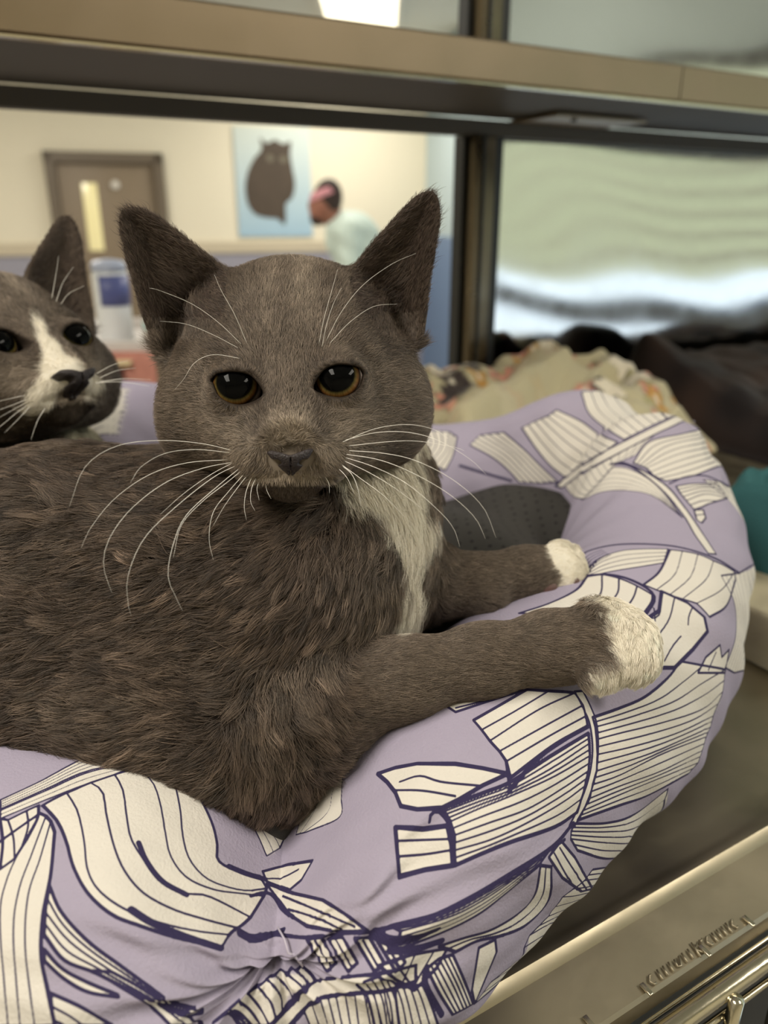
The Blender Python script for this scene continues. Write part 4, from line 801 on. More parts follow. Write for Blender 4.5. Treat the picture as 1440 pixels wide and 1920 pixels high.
def body_fur(n, seed):
    def wf(c, nn):
        v = (CAM-c)/np.linalg.norm(CAM-c, axis=1)[:, None]; f = np.einsum('ij,ij->i', nn, v); x, y, d = pxd(c)
        return np.where(f > -.3, 1, .06)*(head_sdf(c) > 0)*np.where(x < -60, .15, 1)*np.where(y > 1560, .2, 1)
    R, Nn = rootsample(cBV, cBF, cBN, int(n*FK), wf, seed); x, y, d = pxd(R)
    a1 = np.exp(-np.clip(chain(R, ARM1[1:], .01), 0, 1)/.006)*sm(560, 660, x); a2 = np.exp(-np.clip(chain(R, ARM2[1:], .01), 0, 1)/.005)*sm(760, 820, x); arm = np.maximum(a1, a2)
    chest = inpoly(x, y, WH_CHEST, 35)*(1-arm); elb = sm(230, 60, np.hypot(x-560, y-1370))*(1-arm)
    fl = -RV[None]*(1.0-.5*sm(350, 700, x))[:, None] - UV_[None]*(.22+.75*sm(350, 700, x))[:, None]
    fl = fl*(1-chest[:, None]) + (-UV_*1.0+RV*.25)*chest[:, None]; fl = fl*(1-elb[:, None]) + (-UV_*.9+RV*.35)*elb[:, None]
    fl = fl*(1-arm[:, None]) + (RV*1.0+UV_*.05)*arm[:, None]
    fl = fl + .38*np.stack([noise3(R, 75, seed+i) for i in range(3)], -1)*(1-.6*arm[:, None]) + .25*np.stack([noise3(R, 220, seed+4+i) for i in range(3)], -1)*(1-.6*arm[:, None])
    ln = .0145*(1-arm) + .0046*arm + .003*chest; pw = clip01(inpoly(x, y, WH_PAW, 8)+inpoly(x, y, WH_PAW2, 8)); ln = ln*(1-.60*pw)
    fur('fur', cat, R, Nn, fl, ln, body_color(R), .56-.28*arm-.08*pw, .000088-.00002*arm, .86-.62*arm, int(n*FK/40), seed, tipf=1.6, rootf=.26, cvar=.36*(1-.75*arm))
head_fur(cat, cHV, cHF, cHN, 175000, sp0, 11)
body_fur(340000, 31)
# eyes: dark pupil wide open, amber brown iris, clear cornea in one glossy ball
def eye_mat(name, iris, dark):
    m = bpy.data.materials.new(name); m.use_nodes = True; nt = m.node_tree; b = nt.nodes['Principled BSDF']; b.inputs['Roughness'].default_value = .06; b.inputs['Specular IOR Level'].default_value = .07
    a = nt.nodes.new('ShaderNodeAttribute'); a.attribute_name = 'col'; nt.links.new(a.outputs['Color'], b.inputs['Base Color']); return m
M_eye = eye_mat('eye', 0, 0)
def uvsphere(c, r, fwd, up, nu=96, nv=64):
    z = unit(fwd); x = unit(np.cross(up, z)); y = np.cross(z, x); V = []; u = np.linspace(0, 2*math.pi, nu, endpoint=False); v = np.linspace(0.002, math.pi-.002, nv)
    A, B_ = np.meshgrid(v, u, indexing='ij'); V = c + r*(np.cos(A)[..., None]*z + (np.sin(A)*np.cos(B_))[..., None]*x + (np.sin(A)*np.sin(B_))[..., None]*y)
    idx = np.arange(nu*nv).reshape(nv, nu); nx = np.roll(idx, -1, 1); F = np.stack([idx[:-1], nx[:-1], nx[1:], idx[1:]], -1).reshape(-1, 4); return V.reshape(-1, 3), F[:, ::-1], A.ravel(), B_.ravel()
def add_eye(root, sp, k, look, pup=.46, iris=(150, 100, 44)):
    ex, ey, ed, er = EYE[k]; c = sp.fro(P(ex, ey, ed)); V, F, A, B_ = uvsphere(c, er*sp.k, look, UV_)
    ir = .85; s = np.sin(A)*(A < 1.5)+1*(A >= 1.5); col = np.tile(s2l((28, 20, 16)), (len(V), 1)); k1 = 1-sm(ir-.06, ir+.03, s)
    ic = mixc(np.tile(s2l(iris), (len(V), 1)), s2l((84, 80, 44)), clip01(sm(pup+.16, pup, s)*.9)); lid_shade = .22+.78*sm(.55, -.55, np.sin(B_)); ic = ic*lid_shade[:, None]*(1+.25*np.sin(B_*34)*np.cos(B_*13))[:, None]  # upper iris darkened to paint in the shade of the lid
    col = mixc(col, ic, k1) ; pk = 1-sm(pup-.03, pup+.05, s); col = mixc(col, s2l((6, 6, 6)), pk)
    col = mixc(col, s2l((176, 160, 152)), sm(ir+.03, ir+.10, s)*(A < 1.6))
    return np_mesh('eye', V, F, M_eye, root, attr={'col': np.clip(col, 0, 1)})
look0 = unit(-FV - UV_*.05 + RV*.0)
for k in (0, 1): add_eye(cat, sp0, k, unit(-FV + UV_*.20 + RV*(.10 if k == 0 else -.10)), .70, (124, 82, 42))
# nose leather
M_nose = mat('dark_nose_leather', (50, 43, 44), .42, bump=.5, bscale=1400, spec=.5)
def nose_sdf(p):
    x, y, d = pxd(p); tri = poly2(x, y, catmull([(500, 850), (506, 845), (525, 848), (543, 853), (560, 848), (580, 841), (587, 845), (572, 868), (556, 886), (545, 893), (534, 886), (516, 868), (500, 850)], 60)[:-1])*.0002
    b = head_sdf(p) - .0007; b = smax(b, tri, .0015); b = smax(b, d-.31, .001)
    for sx in (-1, 1):
        nx_, ny_ = 544+sx*25, 866; dd = np.hypot((x-nx_)*.8+sx*(y-ny_)*.5, (y-ny_)*1.3)*.0002; b = smax(b, -(dd-.0013), .001)
    return smax(b, -(np.abs(x-545)*.0002-.00015 + np.clip(858-y, 0, 99)*.0002), .0008)
nV, nF = surface_nets(nose_sdf, P(544, 868, .285)-[.0125, .012, .010], P(544, 868, .285)+[.0125, .016, .010], .00042)
np_mesh('nose', nV, nF, M_nose, cat)
# whiskers: long white tapered bristles
M_whisk = mat('white_whisker', (250, 246, 236), .35)
def whisker(root, pts, r=.00016, sp=sp0):
    p = catmull([sp.fro(P(*q)) for q in pts], 22); rr = np.linspace(1, .18, 22)**.8*r; return tube('whisker', p, rr, M_whisk, root, 6)
WL = [[(448, 848, .298), (380, 832, .290), (300, 826, .28), (220, 836, .27), (160, 875, .262), (130, 950, .26)],
      [(440, 850, .298), (370, 843, .288), (310, 850, .278), (265, 875, .27), (245, 905, .266)],
      [(428, 862, .298), (350, 868, .288), (280, 890, .278), (215, 935, .27), (170, 990, .264), (152, 1028, .262)],
      [(440, 866, .297), (380, 878, .286), (310, 905, .276), (245, 955, .268), (205, 1010, .262), (194, 1060, .26), (210, 1112, .262)],
      [(445, 872, .296), (400, 895, .285), (330, 950, .272), (270, 1010, .262), (240, 1080, .258), (240, 1130, .26), (246, 1155, .262)],
      [(452, 876, .296), (410, 910, .284), (350, 965, .272), (325, 1020, .265), (315, 1080, .262), (330, 1120, .264), (342, 1145, .266)],
      [(440, 866, .297), (395, 890, .288), (345, 925, .28), (300, 965, .276)], [(456, 880, .296), (425, 905, .288), (380, 940, .28), (340, 985, .274), (325, 1045, .27)],
      [(462, 884, .296), (430, 920, .288), (400, 960, .282), (392, 1010, .28), (400, 1050, .28)], [(468, 886, .296), (445, 915, .29), (420, 950, .286), (400, 985, .284)],
      [(474, 890, .296), (462, 920, .292), (458, 950, .29), (462, 975, .29)], [(482, 892, .296), (472, 915, .292), (470, 940, .29), (478, 958, .29)], [(490, 895, .297), (482, 915, .294), (486, 938, .293)], [(500, 900, .298), (500, 918, .296), (508, 935, .295)]]
WR = [[(640, 830, .296), (700, 805, .288), (760, 796, .28), (810, 804, .274), (840, 822, .27)], [(645, 826, .297), (700, 812, .289), (760, 810, .28), (820, 825, .274), (880, 860, .27), (912, 890, .268)],
      [(655, 836, .297), (720, 829, .288), (780, 827, .282), (850, 838, .276), (870, 845, .274)], [(655, 845, .296), (720, 850, .286), (780, 864, .278), (850, 900, .272), (905, 950, .27), (930, 1008, .27)],
      [(650, 852, .296), (710, 862, .288), (770, 885, .28), (840, 925, .274), (890, 970, .27), (910, 1010, .27)], [(648, 858, .296), (700, 875, .288), (760, 905, .28), (820, 955, .275), (850, 990, .274), (862, 1025, .274)],
      [(645, 864, .296), (690, 885, .289), (740, 915, .283), (800, 960, .278)], [(636, 868, .296), (680, 900, .29), (720, 930, .286), (760, 970, .283)],
      [(640, 872, .296), (660, 890, .291), (672, 920, .288), (676, 950, .288)], [(630, 874, .296), (650, 895, .292), (664, 925, .29)], [(606, 890, .297), (616, 905, .295), (618, 925, .294)]]
BR = [[(462, 642, .298), (440, 590, .292), (415, 545, .29), (402, 515, .29)], [(452, 645, .298), (410, 605, .292), (360, 570, .288), (300, 545, .286), (280, 540, .286)], [(446, 652, .299), (400, 628, .293), (350, 608, .29), (300, 602, .288)],
      [(450, 672, .30), (400, 665, .294), (365, 680, .292), (345, 710, .292), (328, 730, .292)], [(598, 645, .298), (608, 595, .292), (622, 545, .29), (633, 505, .29)], [(604, 650, .298), (612, 610, .293), (625, 570, .291), (640, 540, .29)],
      [(612, 638, .298), (640, 585, .292), (680, 535, .288), (735, 495, .286), (780, 475, .286)], [(618, 644, .298), (655, 605, .292), (700, 575, .29), (745, 570, .29)]]
for wv, rr in ((WL, .00013), (WR, .000125), (BR, .0001)):
    for q in wv: whisker(cat, q, rr)
# paw pads on the far paw
M_pad = mat('brown_paw_pad', (96, 70, 64), .5, bump=.3, bscale=1200); M_pad2 = mat('pink_grey_wrist_pad', (120, 100, 92), .55)
for c, r, m in (((1027, 1103, .3785), (.0048, .0034, .0022), M_pad), ((1076, 1090, .3825), (.003, .0036, .0022), M_pad), ((913, 1124, .3695), (.0036, .0034, .0015), M_pad2)):
    bm = bmesh.new(); bmesh.ops.create_uvsphere(bm, u_segments=24, v_segments=16, radius=1)
    for v in bm.verts: v.co = Vector(P(*c) + v.co.x*r[0]*unit(RV+UV_*.25) + v.co.y*r[1]*unit(UV_-RV*.25) + v.co.z*r[2]*FV)
    bm_obj('paw_pad', bm, m, cat, True)
# ---------------------------------------------------------------- second cat: same build of head, turned to the right, behind on the left
def rot(axis, deg): return np.array(Matrix.Rotation(math.radians(deg), 3, Vector(axis)))
M2 = rot(FV, -16) @ rot(UV_, 47) @ rot(RV, -9)                         # roll, turn, lift
sp2 = Space(P(8, 706, .455), M2, 1.08)
EAR = [EAR[0], [(x, 640-(640-y)*1.16) for x, y in EAR[1]]]
def head2(p): return head_sdf(sp2.to(p))*sp2.k
c2 = sp2.o
h2V, h2F = surface_nets(head2, c2-[.095, .095, .09], c2+[.095, .095, .13], .0018)
def body2(p):
    d = sd_cap(p, sp2.fro(P(600, 830, .380)), P(10, 930, .52), .042, .055); d = smin(d, sd_ell(p, P(-40, 950, .545), (.11, .065, .07)), .03); d = smin(d, sd_ell(p, P(-220, 950, .54), (.09, .065, .08)), .03)
    return smin(d, sd_ell(p, P(95, 940, .47), (.030, .045, .035)), .02)
b2V, b2F = surface_nets(body2, P(-60, 930, .50)-[.26, .16, .13], P(-60, 930, .50)+[.24, .17, .15], .0045)
cat2 = empty('cat', tuple(P(0, 1000, .47)), 'grey cat with a white blaze and muzzle behind on the left, looking to the right', 'cat')
V2, F2 = join_np([(h2V, h2F), (b2V, b2F)])
BLAZE = [(62, 592), (84, 602), (98, 638), (120, 658), (155, 690), (188, 712), (190, 738), (166, 748), (150, 735), (128, 724), (108, 728), (104, 750), (96, 768), (62, 782), (42, 765), (56, 735), (76, 700), (80, 668), (68, 630)]
def col2(R, Rm):
    x, y, d = pxd(R); c = head_color(Rm)*.92; e = 5*noise3(R, 420, 9); c = mixc(c, WHITE, (1-sm(-5, 5, poly2(x, y, BLAZE)+e))*(d < .47)); return c
def bcol2(R):
    x, y, d = pxd(R); n = noise3(R, 120, 2); c = mixc(np.tile(WARMG, (len(R), 1)), DARK, clip01(.4+.4*n)); return mixc(c, s2l((170, 164, 142)), 1-sm(-12, 12, poly2(x, y, [(120, 790), (170, 775), (200, 800), (190, 850), (130, 850)])))
h2N, b2N = vnormals(h2V, h2F), vnormals(b2V, b2F)
np_mesh('body', V2, F2, M_skin, cat2, attr={'col': np.clip(np.concatenate([col2(h2V, sp2.to(h2V))*.8, bcol2(b2V)*.7]), 0, 1)})
head_fur(cat2, h2V, h2F, h2N, 50000, sp2, 71, colf=col2)
def body2_fur(n, seed):
    R, Nn = rootsample(b2V, b2F, b2N, int(n*FK), lambda c, nn: (np.einsum('ij,ij->i', nn, CAM-c) > -.05)*(head2(c) > 0)*1.0+.02, seed)
    fl = np.tile(-RV*.8-UV_*.6, (len(R), 1)) + .3*np.stack([noise3(R, 90, seed+i) for i in range(3)], -1)
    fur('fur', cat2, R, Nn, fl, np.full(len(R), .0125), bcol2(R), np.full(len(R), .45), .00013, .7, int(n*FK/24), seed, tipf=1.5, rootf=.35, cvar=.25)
body2_fur(28000, 81)
for k in (0, 1): add_eye(cat2, sp2, k, sp2.dirf((-FV + UV_*.05 + RV*.0)[None])[0], .70, (110, 84, 44))
n2V = sp2.fro(nV); _nc = n2V.mean(0); n2V = _nc + (n2V-_nc)*1.22 + (CAM-_nc)/np.linalg.norm(CAM-_nc)*.0015; np_mesh('nose', n2V, nF, M_nose, cat2)
def wpx(root, pts, r=.00016):
    p = catmull([P(*q) for q in pts], 18); tube('whisker', p, np.linspace(1, .2, 18)**.8*r, M_whisk, root, 6)
for q in ([(62, 738, .405), (30, 745, .40), (0, 752, .395), (-40, 765, .39)], [(60, 745, .405), (30, 757, .40), (0, 768, .395), (-30, 780, .39)], [(58, 750, .405), (25, 768, .40), (-5, 785, .395)],
          [(56, 756, .405), (30, 775, .40), (0, 800, .395), (-20, 815, .392)], [(60, 758, .405), (35, 785, .40), (8, 812, .397)], [(84, 766, .405), (70, 790, .402), (58, 825, .40)],
          [(182, 700, .398), (210, 685, .395), (240, 676, .392)], [(188, 708, .398), (220, 695, .395), (255, 690, .392)], [(188, 716, .398), (235, 710, .394), (285, 712, .39)], [(180, 718, .398), (225, 716, .394), (280, 724, .39)],
          [(97, 560, .415), (104, 520, .412), (110, 480, .41)], [(105, 566, .415), (118, 530, .412), (138, 500, .41)], [(114, 570, .415), (130, 550, .412), (158, 536, .41)]): wpx(cat2, q)
# ---------------------------------------------------------------- blankets behind the bed
def mound(name, s0, s1, q0, q1, hf, colf, label, cat_, mt, n=150, z0=H0+.001):
    S, Q = np.meshgrid(np.linspace(s0, s1, n), np.linspace(q0, q1, n), indexing='ij'); u, v = (S-s0)/(s1-s0)*2-1, (Q-q0)/(q1-q0)*2-1
    edge = clip01((1-np.abs(u)**3)*(1-np.where(v > 0, v**14, np.abs(v)**3))*3.0)**.6; Hh = hf(S, Q)*edge
    W = O_ + S[..., None]*CD + Q[..., None]*CQ; W[..., 2] = z0 + Hh; Wb = W.copy(); Wb[..., 2] = z0
    idx = np.arange(n*n).reshape(n, n); F = np.stack([idx[:-1, :-1], idx[1:, :-1], idx[1:, 1:], idx[:-1, 1:]], -1).reshape(-1, 4); m = n*n
    V = np.concatenate([W.reshape(-1, 3), Wb.reshape(-1, 3)]); F = np.concatenate([F, F[:, ::-1]+m]); c = colf(W.reshape(-1, 3)); c = np.concatenate([c, c])
    r = np.r_[idx[0, :], idx[1:, -1], idx[-1, -2::-1], idx[-2:0:-1, 0]]; r2 = np.roll(r, -1); F = np.concatenate([F, np.stack([r, r2, r2+m, r+m], -1)])
    o = np_mesh(name, V, F, mt, None, attr={'col': c}); tag(o, label, cat_); return o
M_fleece = attr_mat('floral_fleece', 'col', .95, .1, .6, 700, .3)
def folds(W, s, seed, k=1.0): return np.sqrt(noise3(W, s*.6, seed)**2+.03)*k
def humpf(S, Q):
    t = clip01((S-s_h[0])/(s_h[1]-s_h[0])); qc = .52+.11*t; return (.098+.034*t)*np.exp(-((Q-qc)/.05)**2)*sm(-.04, .015, S-s_h[0])*sm(.05, -.01, S-s_h[1])
def hf1(S, Q):
    W = np.stack([S, Q, S*0], -1); k = sm(.44, .66, Q); b = .040 + k*(.042 + .030*np.exp(-((S-s_b[0])/.055)**2) + .040*np.exp(-((S-s_b[1])/.075)**2) + .026*np.exp(-((S-s_b[2])/.05)**2)) - .012*sm(.67, .70, Q)
    hump = humpf(S, Q); b = np.maximum(b, hump) + .3*np.minimum(b, hump)*0
    return b + (.018*folds(W, 34, 3) - .016*folds(W, 60, 4) + .004*noise3(W, 90, 5))*np.where(hump > .05, .35, 1)
s_h = [qs(850, 780, .52)[0], qs(1050, 700, .64)[0]]
s_b = [qs(880, 680, .60)[0], qs(1060, 690, .60)[0], qs(1170, 700, .60)[0]]
FLW = s2l((214, 150, 128)), s2l((206, 196, 158)), s2l((176, 168, 120)), s2l((232, 222, 200)), s2l((70, 62, 60)), s2l((198, 150, 78))
s_l = qs(770, 700, .60)[0]; s_r = qs(1235, 700, .60)[0]
def colf1(W):
    c = np.tile(s2l((196, 186, 152)), (len(W), 1)); r = np.random.default_rng(4)
    for k in range(110):
        sx, qx = r.uniform(s_l-.1, s_r), r.uniform(.46, .72); p0 = O_+CD*sx+CQ*qx; dd = np.hypot((W-p0)[:, 0], (W-p0)[:, 1]); an = np.arctan2((W-p0)[:, 1], (W-p0)[:, 0]); R0 = r.uniform(.009, .020)*(1+.28*np.cos(5*an+k)); fc = FLW[(0, 3, 2, 0, 4, 5)[k % 6]]
        c = mixc(c, fc, 1-sm(R0-.002, R0+.001, dd)); c = mixc(c, FLW[4], (np.abs(dd-R0) < .0012)*.5); c = mixc(c, FLW[3], 1-sm(.004, .005, dd))
    hm = humpf((W-O_) @ CD, (W-O_) @ CQ); return mixc(c, s2l((196, 186, 152)), sm(.045, .06, hm)*.85)
mound('floral_blanket', s_l-.12, s_r, .475, .694, hf1, colf1, 'crumpled beige blanket with peach flowers heaped behind the pet bed', 'blanket', M_fleece)
M_brown = attr_mat('dark_plush', 'col', .95, .1, .5, 500, .15)
def hf2(S, Q):
    W = np.stack([S, Q, S*0], -1); return .050 + sm(.40, .68, Q)*(.040 + .022*np.exp(-((S-s_d)/.08)**2)) + .016*folds(W, 30, 13) - .012*folds(W, 55, 14)
s_d = qs(1270, 700, .6)[0]
mound('brown_blanket', s_r-.012, s_r+.62, .34, .694, hf2, lambda W: mixc(np.tile(s2l((58, 46, 40)), (len(W), 1)), s2l((34, 30, 30)), clip01(.5+.6*noise3(W, 22, 3))), 'dark brown plush blanket heaped right of the pet bed, against the mirror panel', 'blanket', M_brown)
M_teal = attr_mat('teal_towel', 'col', .9, .1, .5, 700)
pt_ = PZ(1478, 905, -.20); st, qt = float((pt_-O_) @ CD), float((pt_-O_) @ CQ)
mound('teal_towel', st-.045, st+.10, qt-.06, qt+.04, lambda S, Q: .10+.01*noise3(np.stack([S, Q, S*0], -1), 60, 3), lambda W: np.tile(s2l((58, 100, 102)), (len(W), 1)), 'teal folded towel standing right of the pet bed at the picture edge', 'towel', M_teal, 60)
M_crm = attr_mat('cream_towel', 'col', .9, .1, .5, 700)
pt_ = PZ(1490, 1175, -.28); st, qt = float((pt_-O_) @ CD), float((pt_-O_) @ CQ)
mound('cream_towel', st-.04, st+.10, qt-.04, qt+.06, lambda S, Q: .035+.005*noise3(np.stack([S, Q, S*0], -1), 60, 3), lambda W: np.tile(s2l((206, 196, 166)), (len(W), 1)), 'cream folded cloth lying on the steel floor right of the pet bed', 'towel', M_crm, 60)
# ---------------------------------------------------------------- supply cart seen between the two cats
KF = 1.75
def K(px, py, F_=KF):
    r = (px-720)*RV + (960-py)*UV_ + FPX*FV; return CAM + r*(F_/r[1])
zt_ = float(K(250, 648)[2]); kx = float(K(250, 648)[0])
cart = empty('supply_cart', (kx, KF, 0), 'white supply cart with a lipped top tray, seen between the two cats', 'cart')
M_w2 = mat('white_plastic', (226, 220, 216), .4); M_wg = mat('grey_plastic', (120, 120, 118), .5)
bm = bmesh.new(); box_bm(bm, (kx, KF+.12, zt_-.012), (.36, .40, .02), None, .004)
for dx, dy, sx_, sy_ in ((-.18, .12, .012, .40), (.18, .12, .012, .40), (0, -.08, .372, .012), (0, .32, .372, .012)): box_bm(bm, (kx+dx, KF+dy, zt_+.006), (sx_, sy_, .034), None, .002)
bm_obj('top_tray', bm, M_w2, cart, True)
for z in (.25, .72): box('cart_shelf', (kx, KF+.12, z), (.36, .40, .02), M_w2, cart, None, .004)
for sx_ in (-1, 1):
    for sy_ in (-1, 1):
        q = np.array([kx+sx_*.17, KF+.12+sy_*.19, 0]); tube('leg', [q+[0, 0, .07], q+[0, 0, zt_-.02]], .011, M_w2, cart); lathe('caster', q+[0, -.012, .035], [(.02, 0), (.034, .002), (.034, .022), (.02, .024)], M_wg, cart, 20, [[1, 0, 0], [0, 0, 1], [0, 1, 0]])
zz = zt_
def bottle(px, w_, hpx, label, body, capc, bandc, yb=.0):
    b = K(px, 640); h = hpx*.00121*KF/1.5; x = float(b[0]); y = KF+.06+yb
    t = empty('bottle', (x, y, zz), label, 'bottle'); r = w_
    lathe('bottle_body', (x, y, zz), [(r*.9, 0), (r, .006), (r, h*.62), (r*.82, h*.70), (r*.42, h*.78), (r*.40, h*.80)], body, t, 28)
    lathe('cap', (x, y, zz+h*.80), [(r*.46, 0), (r*.48, .002), (r*.46, h*.19), (r*.3, h*.2)], capc, t, 24)
    lathe('paper_band', (x, y, zz+h*.30), [(r*1.005, 0), (r*1.012, .001), (r*1.012, h*.2), (r*1.005, h*.201)], bandc, t, 28); return t
M_wb = mat('white_bottle_plastic', (240, 244, 246), .3); M_vio = mat('violet_blue_plastic', (92, 100, 156), .4); M_tea = mat('pale_teal_band', (176, 214, 206), .5)
x = K(206, 640)[0]
t = empty('wipes_tub', (x, KF+.05, zz), 'white tub with a violet blue upper label on the cart tray, seen between the cats', 'tub')
h_ = float(K(206, 488)[2]-zz); r_ = .039
lathe('tub_body', (x, KF+.05, zz), [(r_*.9, 0), (r_, .004), (r_*.98, h_*.84), (r_*.9, h_*.86)], M_wb, t, 32); lathe('lid', (x, KF+.05, zz+h_*.86), [(r_*.96, 0), (r_*.97, h_*.09), (r_*.8, h_*.12), (r_*.3, h_*.14)], mat('pale_blue_lid', (186, 196, 220), .4), t, 32)
bm = bmesh.new(); vv = []
for zf in (.46, .82):
    vv.append([bm.verts.new((x+1.015*r_*math.sin(a), KF+.05-1.015*r_*math.cos(a), zz+h_*zf)) for a in np.linspace(-.35, 1.9, 24)])
for a_, b_ in zip(zip(vv[0], vv[0][1:]), zip(vv[1], vv[1][1:])): bm.faces.new([a_[0], a_[1], b_[1], b_[0]])
o = bm_obj('paper_label', bm, M_vio, t, True); md = o.modifiers.new('t', 'SOLIDIFY'); md.thickness = .0006
bottle(262, .013, 62, 'small beige bottle with a dark cap behind the white tub on the cart', mat('beige_bottle', (196, 188, 172), .5), mat('dark_cap', (66, 70, 66), .5), M_tea, .02)
t = bottle(284, .019, 84, 'pale grey bottle at the right end of the cart tray, beside the cat ear', mat('pale_bottle', (214, 212, 208), .4), M_wb, mat('grey_band', (170, 168, 160), .5), -.01)
# towels stacked on the cart's second shelf height: hung over the near edge
M_red = mat('coral_towel', (212, 146, 130), .9, bump=.6, bscale=120, var=.25, vscale=30); M_mar = mat('maroon_towel', (84, 48, 48), .9, bump=.6, bscale=120, var=.25, vscale=30); M_pea = mat('peach_towel', (236, 214, 170), .9, bump=.4, bscale=120)
def drape(name, x0, x1, ztop, zbot, y, m, lb, amp=.006, seed=0):
    n1, n2 = 40, 40; X, T_ = np.meshgrid(np.linspace(x0, x1, n1), np.linspace(0, 1, n2), indexing='ij'); L = ztop-zbot
    yy = y - .012 - .010*np.sin(T_*math.pi*.5) + amp*np.sin(X*130+seed+T_*2)*T_; z_ = ztop - T_*L - .006*np.sin(X*60+seed)*T_; back = T_ < .08
    W = np.stack([X, np.where(back, y+.03-.5*T_, yy), np.where(back, ztop+.004*np.sin(T_/.08*1.5), z_)], -1); idx = np.arange(n1*n2).reshape(n1, n2); F = np.stack([idx[:-1, :-1], idx[1:, :-1], idx[1:, 1:], idx[:-1, 1:]], -1).reshape(-1, 4)
    o = np_mesh(name, W.reshape(-1, 3), F, m); md = o.modifiers.new('t', 'SOLIDIFY'); md.thickness = .006; tag(o, lb, 'towel', None); return o
ye = KF-.088
drape('coral_towel', float(K(196, 660)[0]), float(K(316, 660)[0]), float(K(250, 655)[2]), float(K(250, 780)[2]), ye, M_red, 'coral pink towel hung over the front edge of the cart tray')
drape('maroon_towel', float(K(186, 690)[0]), float(K(262, 690)[0]), float(K(220, 682)[2]), float(K(220, 800)[2]), ye-.03, M_mar, 'dark maroon towel hanging in front of the coral towel', seed=2)
box_o = box('peach_sponge', (float(K(262, 664)[0]), ye-.028, float(K(262, 664)[2])), (.035, .02, .012), M_pea, None, None, .004); tag(box_o, 'small pale yellow sponge at the cart edge above the coral towel', 'sponge')
# ---------------------------------------------------------------- person at the far wall, bending forward to the left
def Q_(px, py, F_=4.7): return K(px, py, F_)
PX = {'M': Q_}
hd = Q_(610, 380)
M_skinp = mat('brown_skin', (150, 100, 82), .6); M_hair = mat('dark_hair', (58, 44, 38), .8, bump=.4, bscale=90); M_shirt = mat('pale_mint_shirt', (200, 216, 206), .8, bump=.3, bscale=40); M_trou = mat('navy_trousers', (52, 58, 78), .8); M_band = mat('pink_headband', (216, 150, 158), .7)
per = empty('person', (float(Q_(700, 470)[0]), 4.72, 0), 'person in pale mint shirt and pink headband bending forward by the far cream wall', 'person')
hipx = Q_(712, 560); hipx[2] = .92; sh = Q_(655, 425); nk = Q_(628, 405)
def L3(p, dx=0, dy=0, dz=0): return np.array(p)+[dx, dy, dz]
def bodyp(p):
    d = sd_ell(p, hd, (.078, .095, .112), np.array(rot((0, 1, 0), 14)).T)
    d = smin(d, sd_ell(p, L3(hd, -.045, 0, -.055), (.045, .055, .052)), .03); d = smin(d, sd_ell(p, L3(hd, -.088, 0, -.012), (.014, .014, .022)), .015)
    d = smin(d, sd_cap(p, L3(hd, .03, 0, -.06), nk+[.03, 0, -.06], .055, .062), .03)
    for sy in (-1, 1):
        d = smin(d, sd_ell(p, L3(hd, .01, sy*.078, -.005), (.016, .012, .03)), .008)
        shd = L3(sh, 0, sy*.17, -.03); el = L3(shd, .02, sy*.03, -.28); wr = L3(el, -.20, -sy*.02, -.10)
        d = smin(d, sd_cap(p, shd, el, .05, .040), .03); d = smin(d, sd_cap(p, el, wr, .040, .028), .015)
        d = smin(d, sd_ell(p, wr+[-.045, 0, -.01], (.045, .018, .036)), .015)
        for f_ in range(4): a_ = wr+[-.075, 0, .018-.014*f_]; d = smin(d, sd_cap(p, a_, a_+[-.045+.006*abs(f_-1), 0, -.014], .009, .007), .004); d = smin(d, sd_cap(p, a_+[-.045+.006*abs(f_-1), 0, -.014], a_+[-.062, 0, -.036], .007, .006), .003)
        d = smin(d, sd_cap(p, wr+[-.03, 0, .025], wr+[-.07, -sy*.012, .042], .010, .008), .006)
        hp = L3(hipx, 0, sy*.09, 0); kn = L3(hp, -.02, sy*.01, -.43); an = L3(hp, .03, sy*.01, -.84)
        d = smin(d, sd_cap(p, hp, kn, .075, .052), .03); d = smin(d, sd_cap(p, kn, an, .052, .036), .02); d = smin(d, sd_ell(p, an+[-.06, 0, -.035], (.125, .045, .042)), .03)
    d = smin(d, sd_cap(p, L3(sh, .02, 0, -.08), L3(hipx, 0, 0, .05), .13, .125), .05); return d
lo, hi = np.array([hd[0]-.55, 4.35, 0]), np.array([hipx[0]+.4, 5.08, hd[2]+.22])
pV, pF = surface_nets(bodyp, lo, hi, .014)
pV[:, 2] = np.maximum(pV[:, 2], .004); np_mesh('body', pV, pF, M_skinp, per)
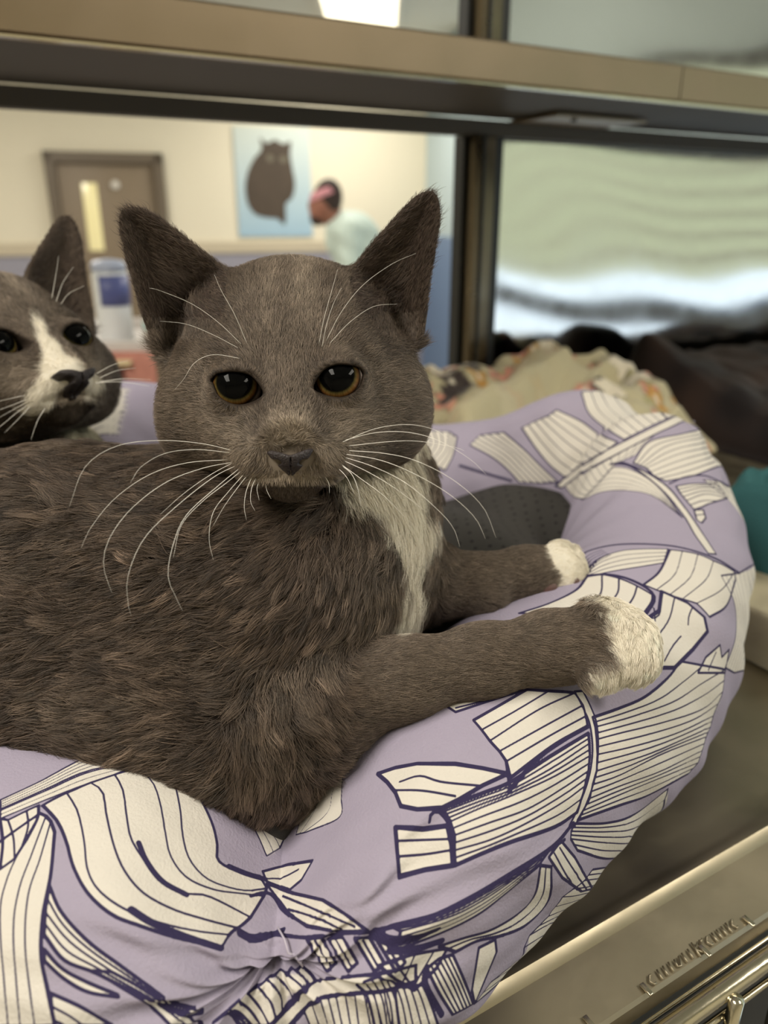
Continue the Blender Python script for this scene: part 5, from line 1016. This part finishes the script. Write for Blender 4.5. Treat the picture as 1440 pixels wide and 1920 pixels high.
def shirt(p):
    d = sd_cap(p, L3(sh, .02, 0, -.07), L3(hipx, 0, 0, .02), .158, .15); d = smin(d, sd_ell(p, L3(sh, 0, 0, -.03), (.12, .22, .09)), .05)
    for sy in (-1, 1): shd = L3(sh, 0, sy*.17, -.03); d = smin(d, sd_cap(p, shd, L3(shd, .014, sy*.02, -.19), .066, .062), .03)
    return d + .004*np.sin(p[..., 2]*55+p[..., 0]*30)
v, f = surface_nets(shirt, lo, hi, .014); np_mesh('shirt', v, f, M_shirt, per)
def trous(p):
    d = sd_ell(p, L3(hipx, 0, 0, -.01), (.15, .17, .13))
    for sy in (-1, 1): hp = L3(hipx, 0, sy*.09, 0); kn = L3(hp, -.02, sy*.01, -.43); d = smin(d, sd_cap(p, hp, kn, .092, .072), .04); d = smin(d, sd_cap(p, kn, L3(hp, .025, sy*.01, -.80), .072, .060), .03)
    return d
v, f = surface_nets(trous, lo, hi, .014); np_mesh('trousers', v, f, M_trou, per)
def hairp(p):
    d = sd_ell(p, L3(hd, .012, 0, .016), (.084, .098, .112), np.array(rot((0, 1, 0), 14)).T); d = np.maximum(d, -((p-hd) @ unit([1.0, 0, 1.0])) + .0); b = sd_ell(p, L3(hd, -.045, 0, -.085), (.046, .060, .040)); return np.minimum(d, np.maximum(b, (p-hd) @ unit([0, 0, 1.0])+.045))
v, f = surface_nets(hairp, hd-.18, hd+.18, .006); np_mesh('hair', v, f, M_hair, per)
def bandp(p):
    d = sd_ell(p, L3(hd, .004, 0, .004), (.092, .105, .122), np.array(rot((0, 1, 0), 14)).T); s = np.abs((p-hd) @ unit([-.35, 0, 1.0]) - .05) - .021; return np.maximum(d, s)
v, f = surface_nets(bandp, hd-.18, hd+.18, .006); np_mesh('headband', v, f, M_band, per)
for sy in (-1, 1):
    bm = bmesh.new(); bmesh.ops.create_uvsphere(bm, u_segments=16, v_segments=10, radius=.011, matrix=Matrix.Translation(Vector(L3(hd, -.072, sy*.03, .008)))); bm_obj('eye', bm, mat('dark_eye', (40, 32, 30), .3), per, True)
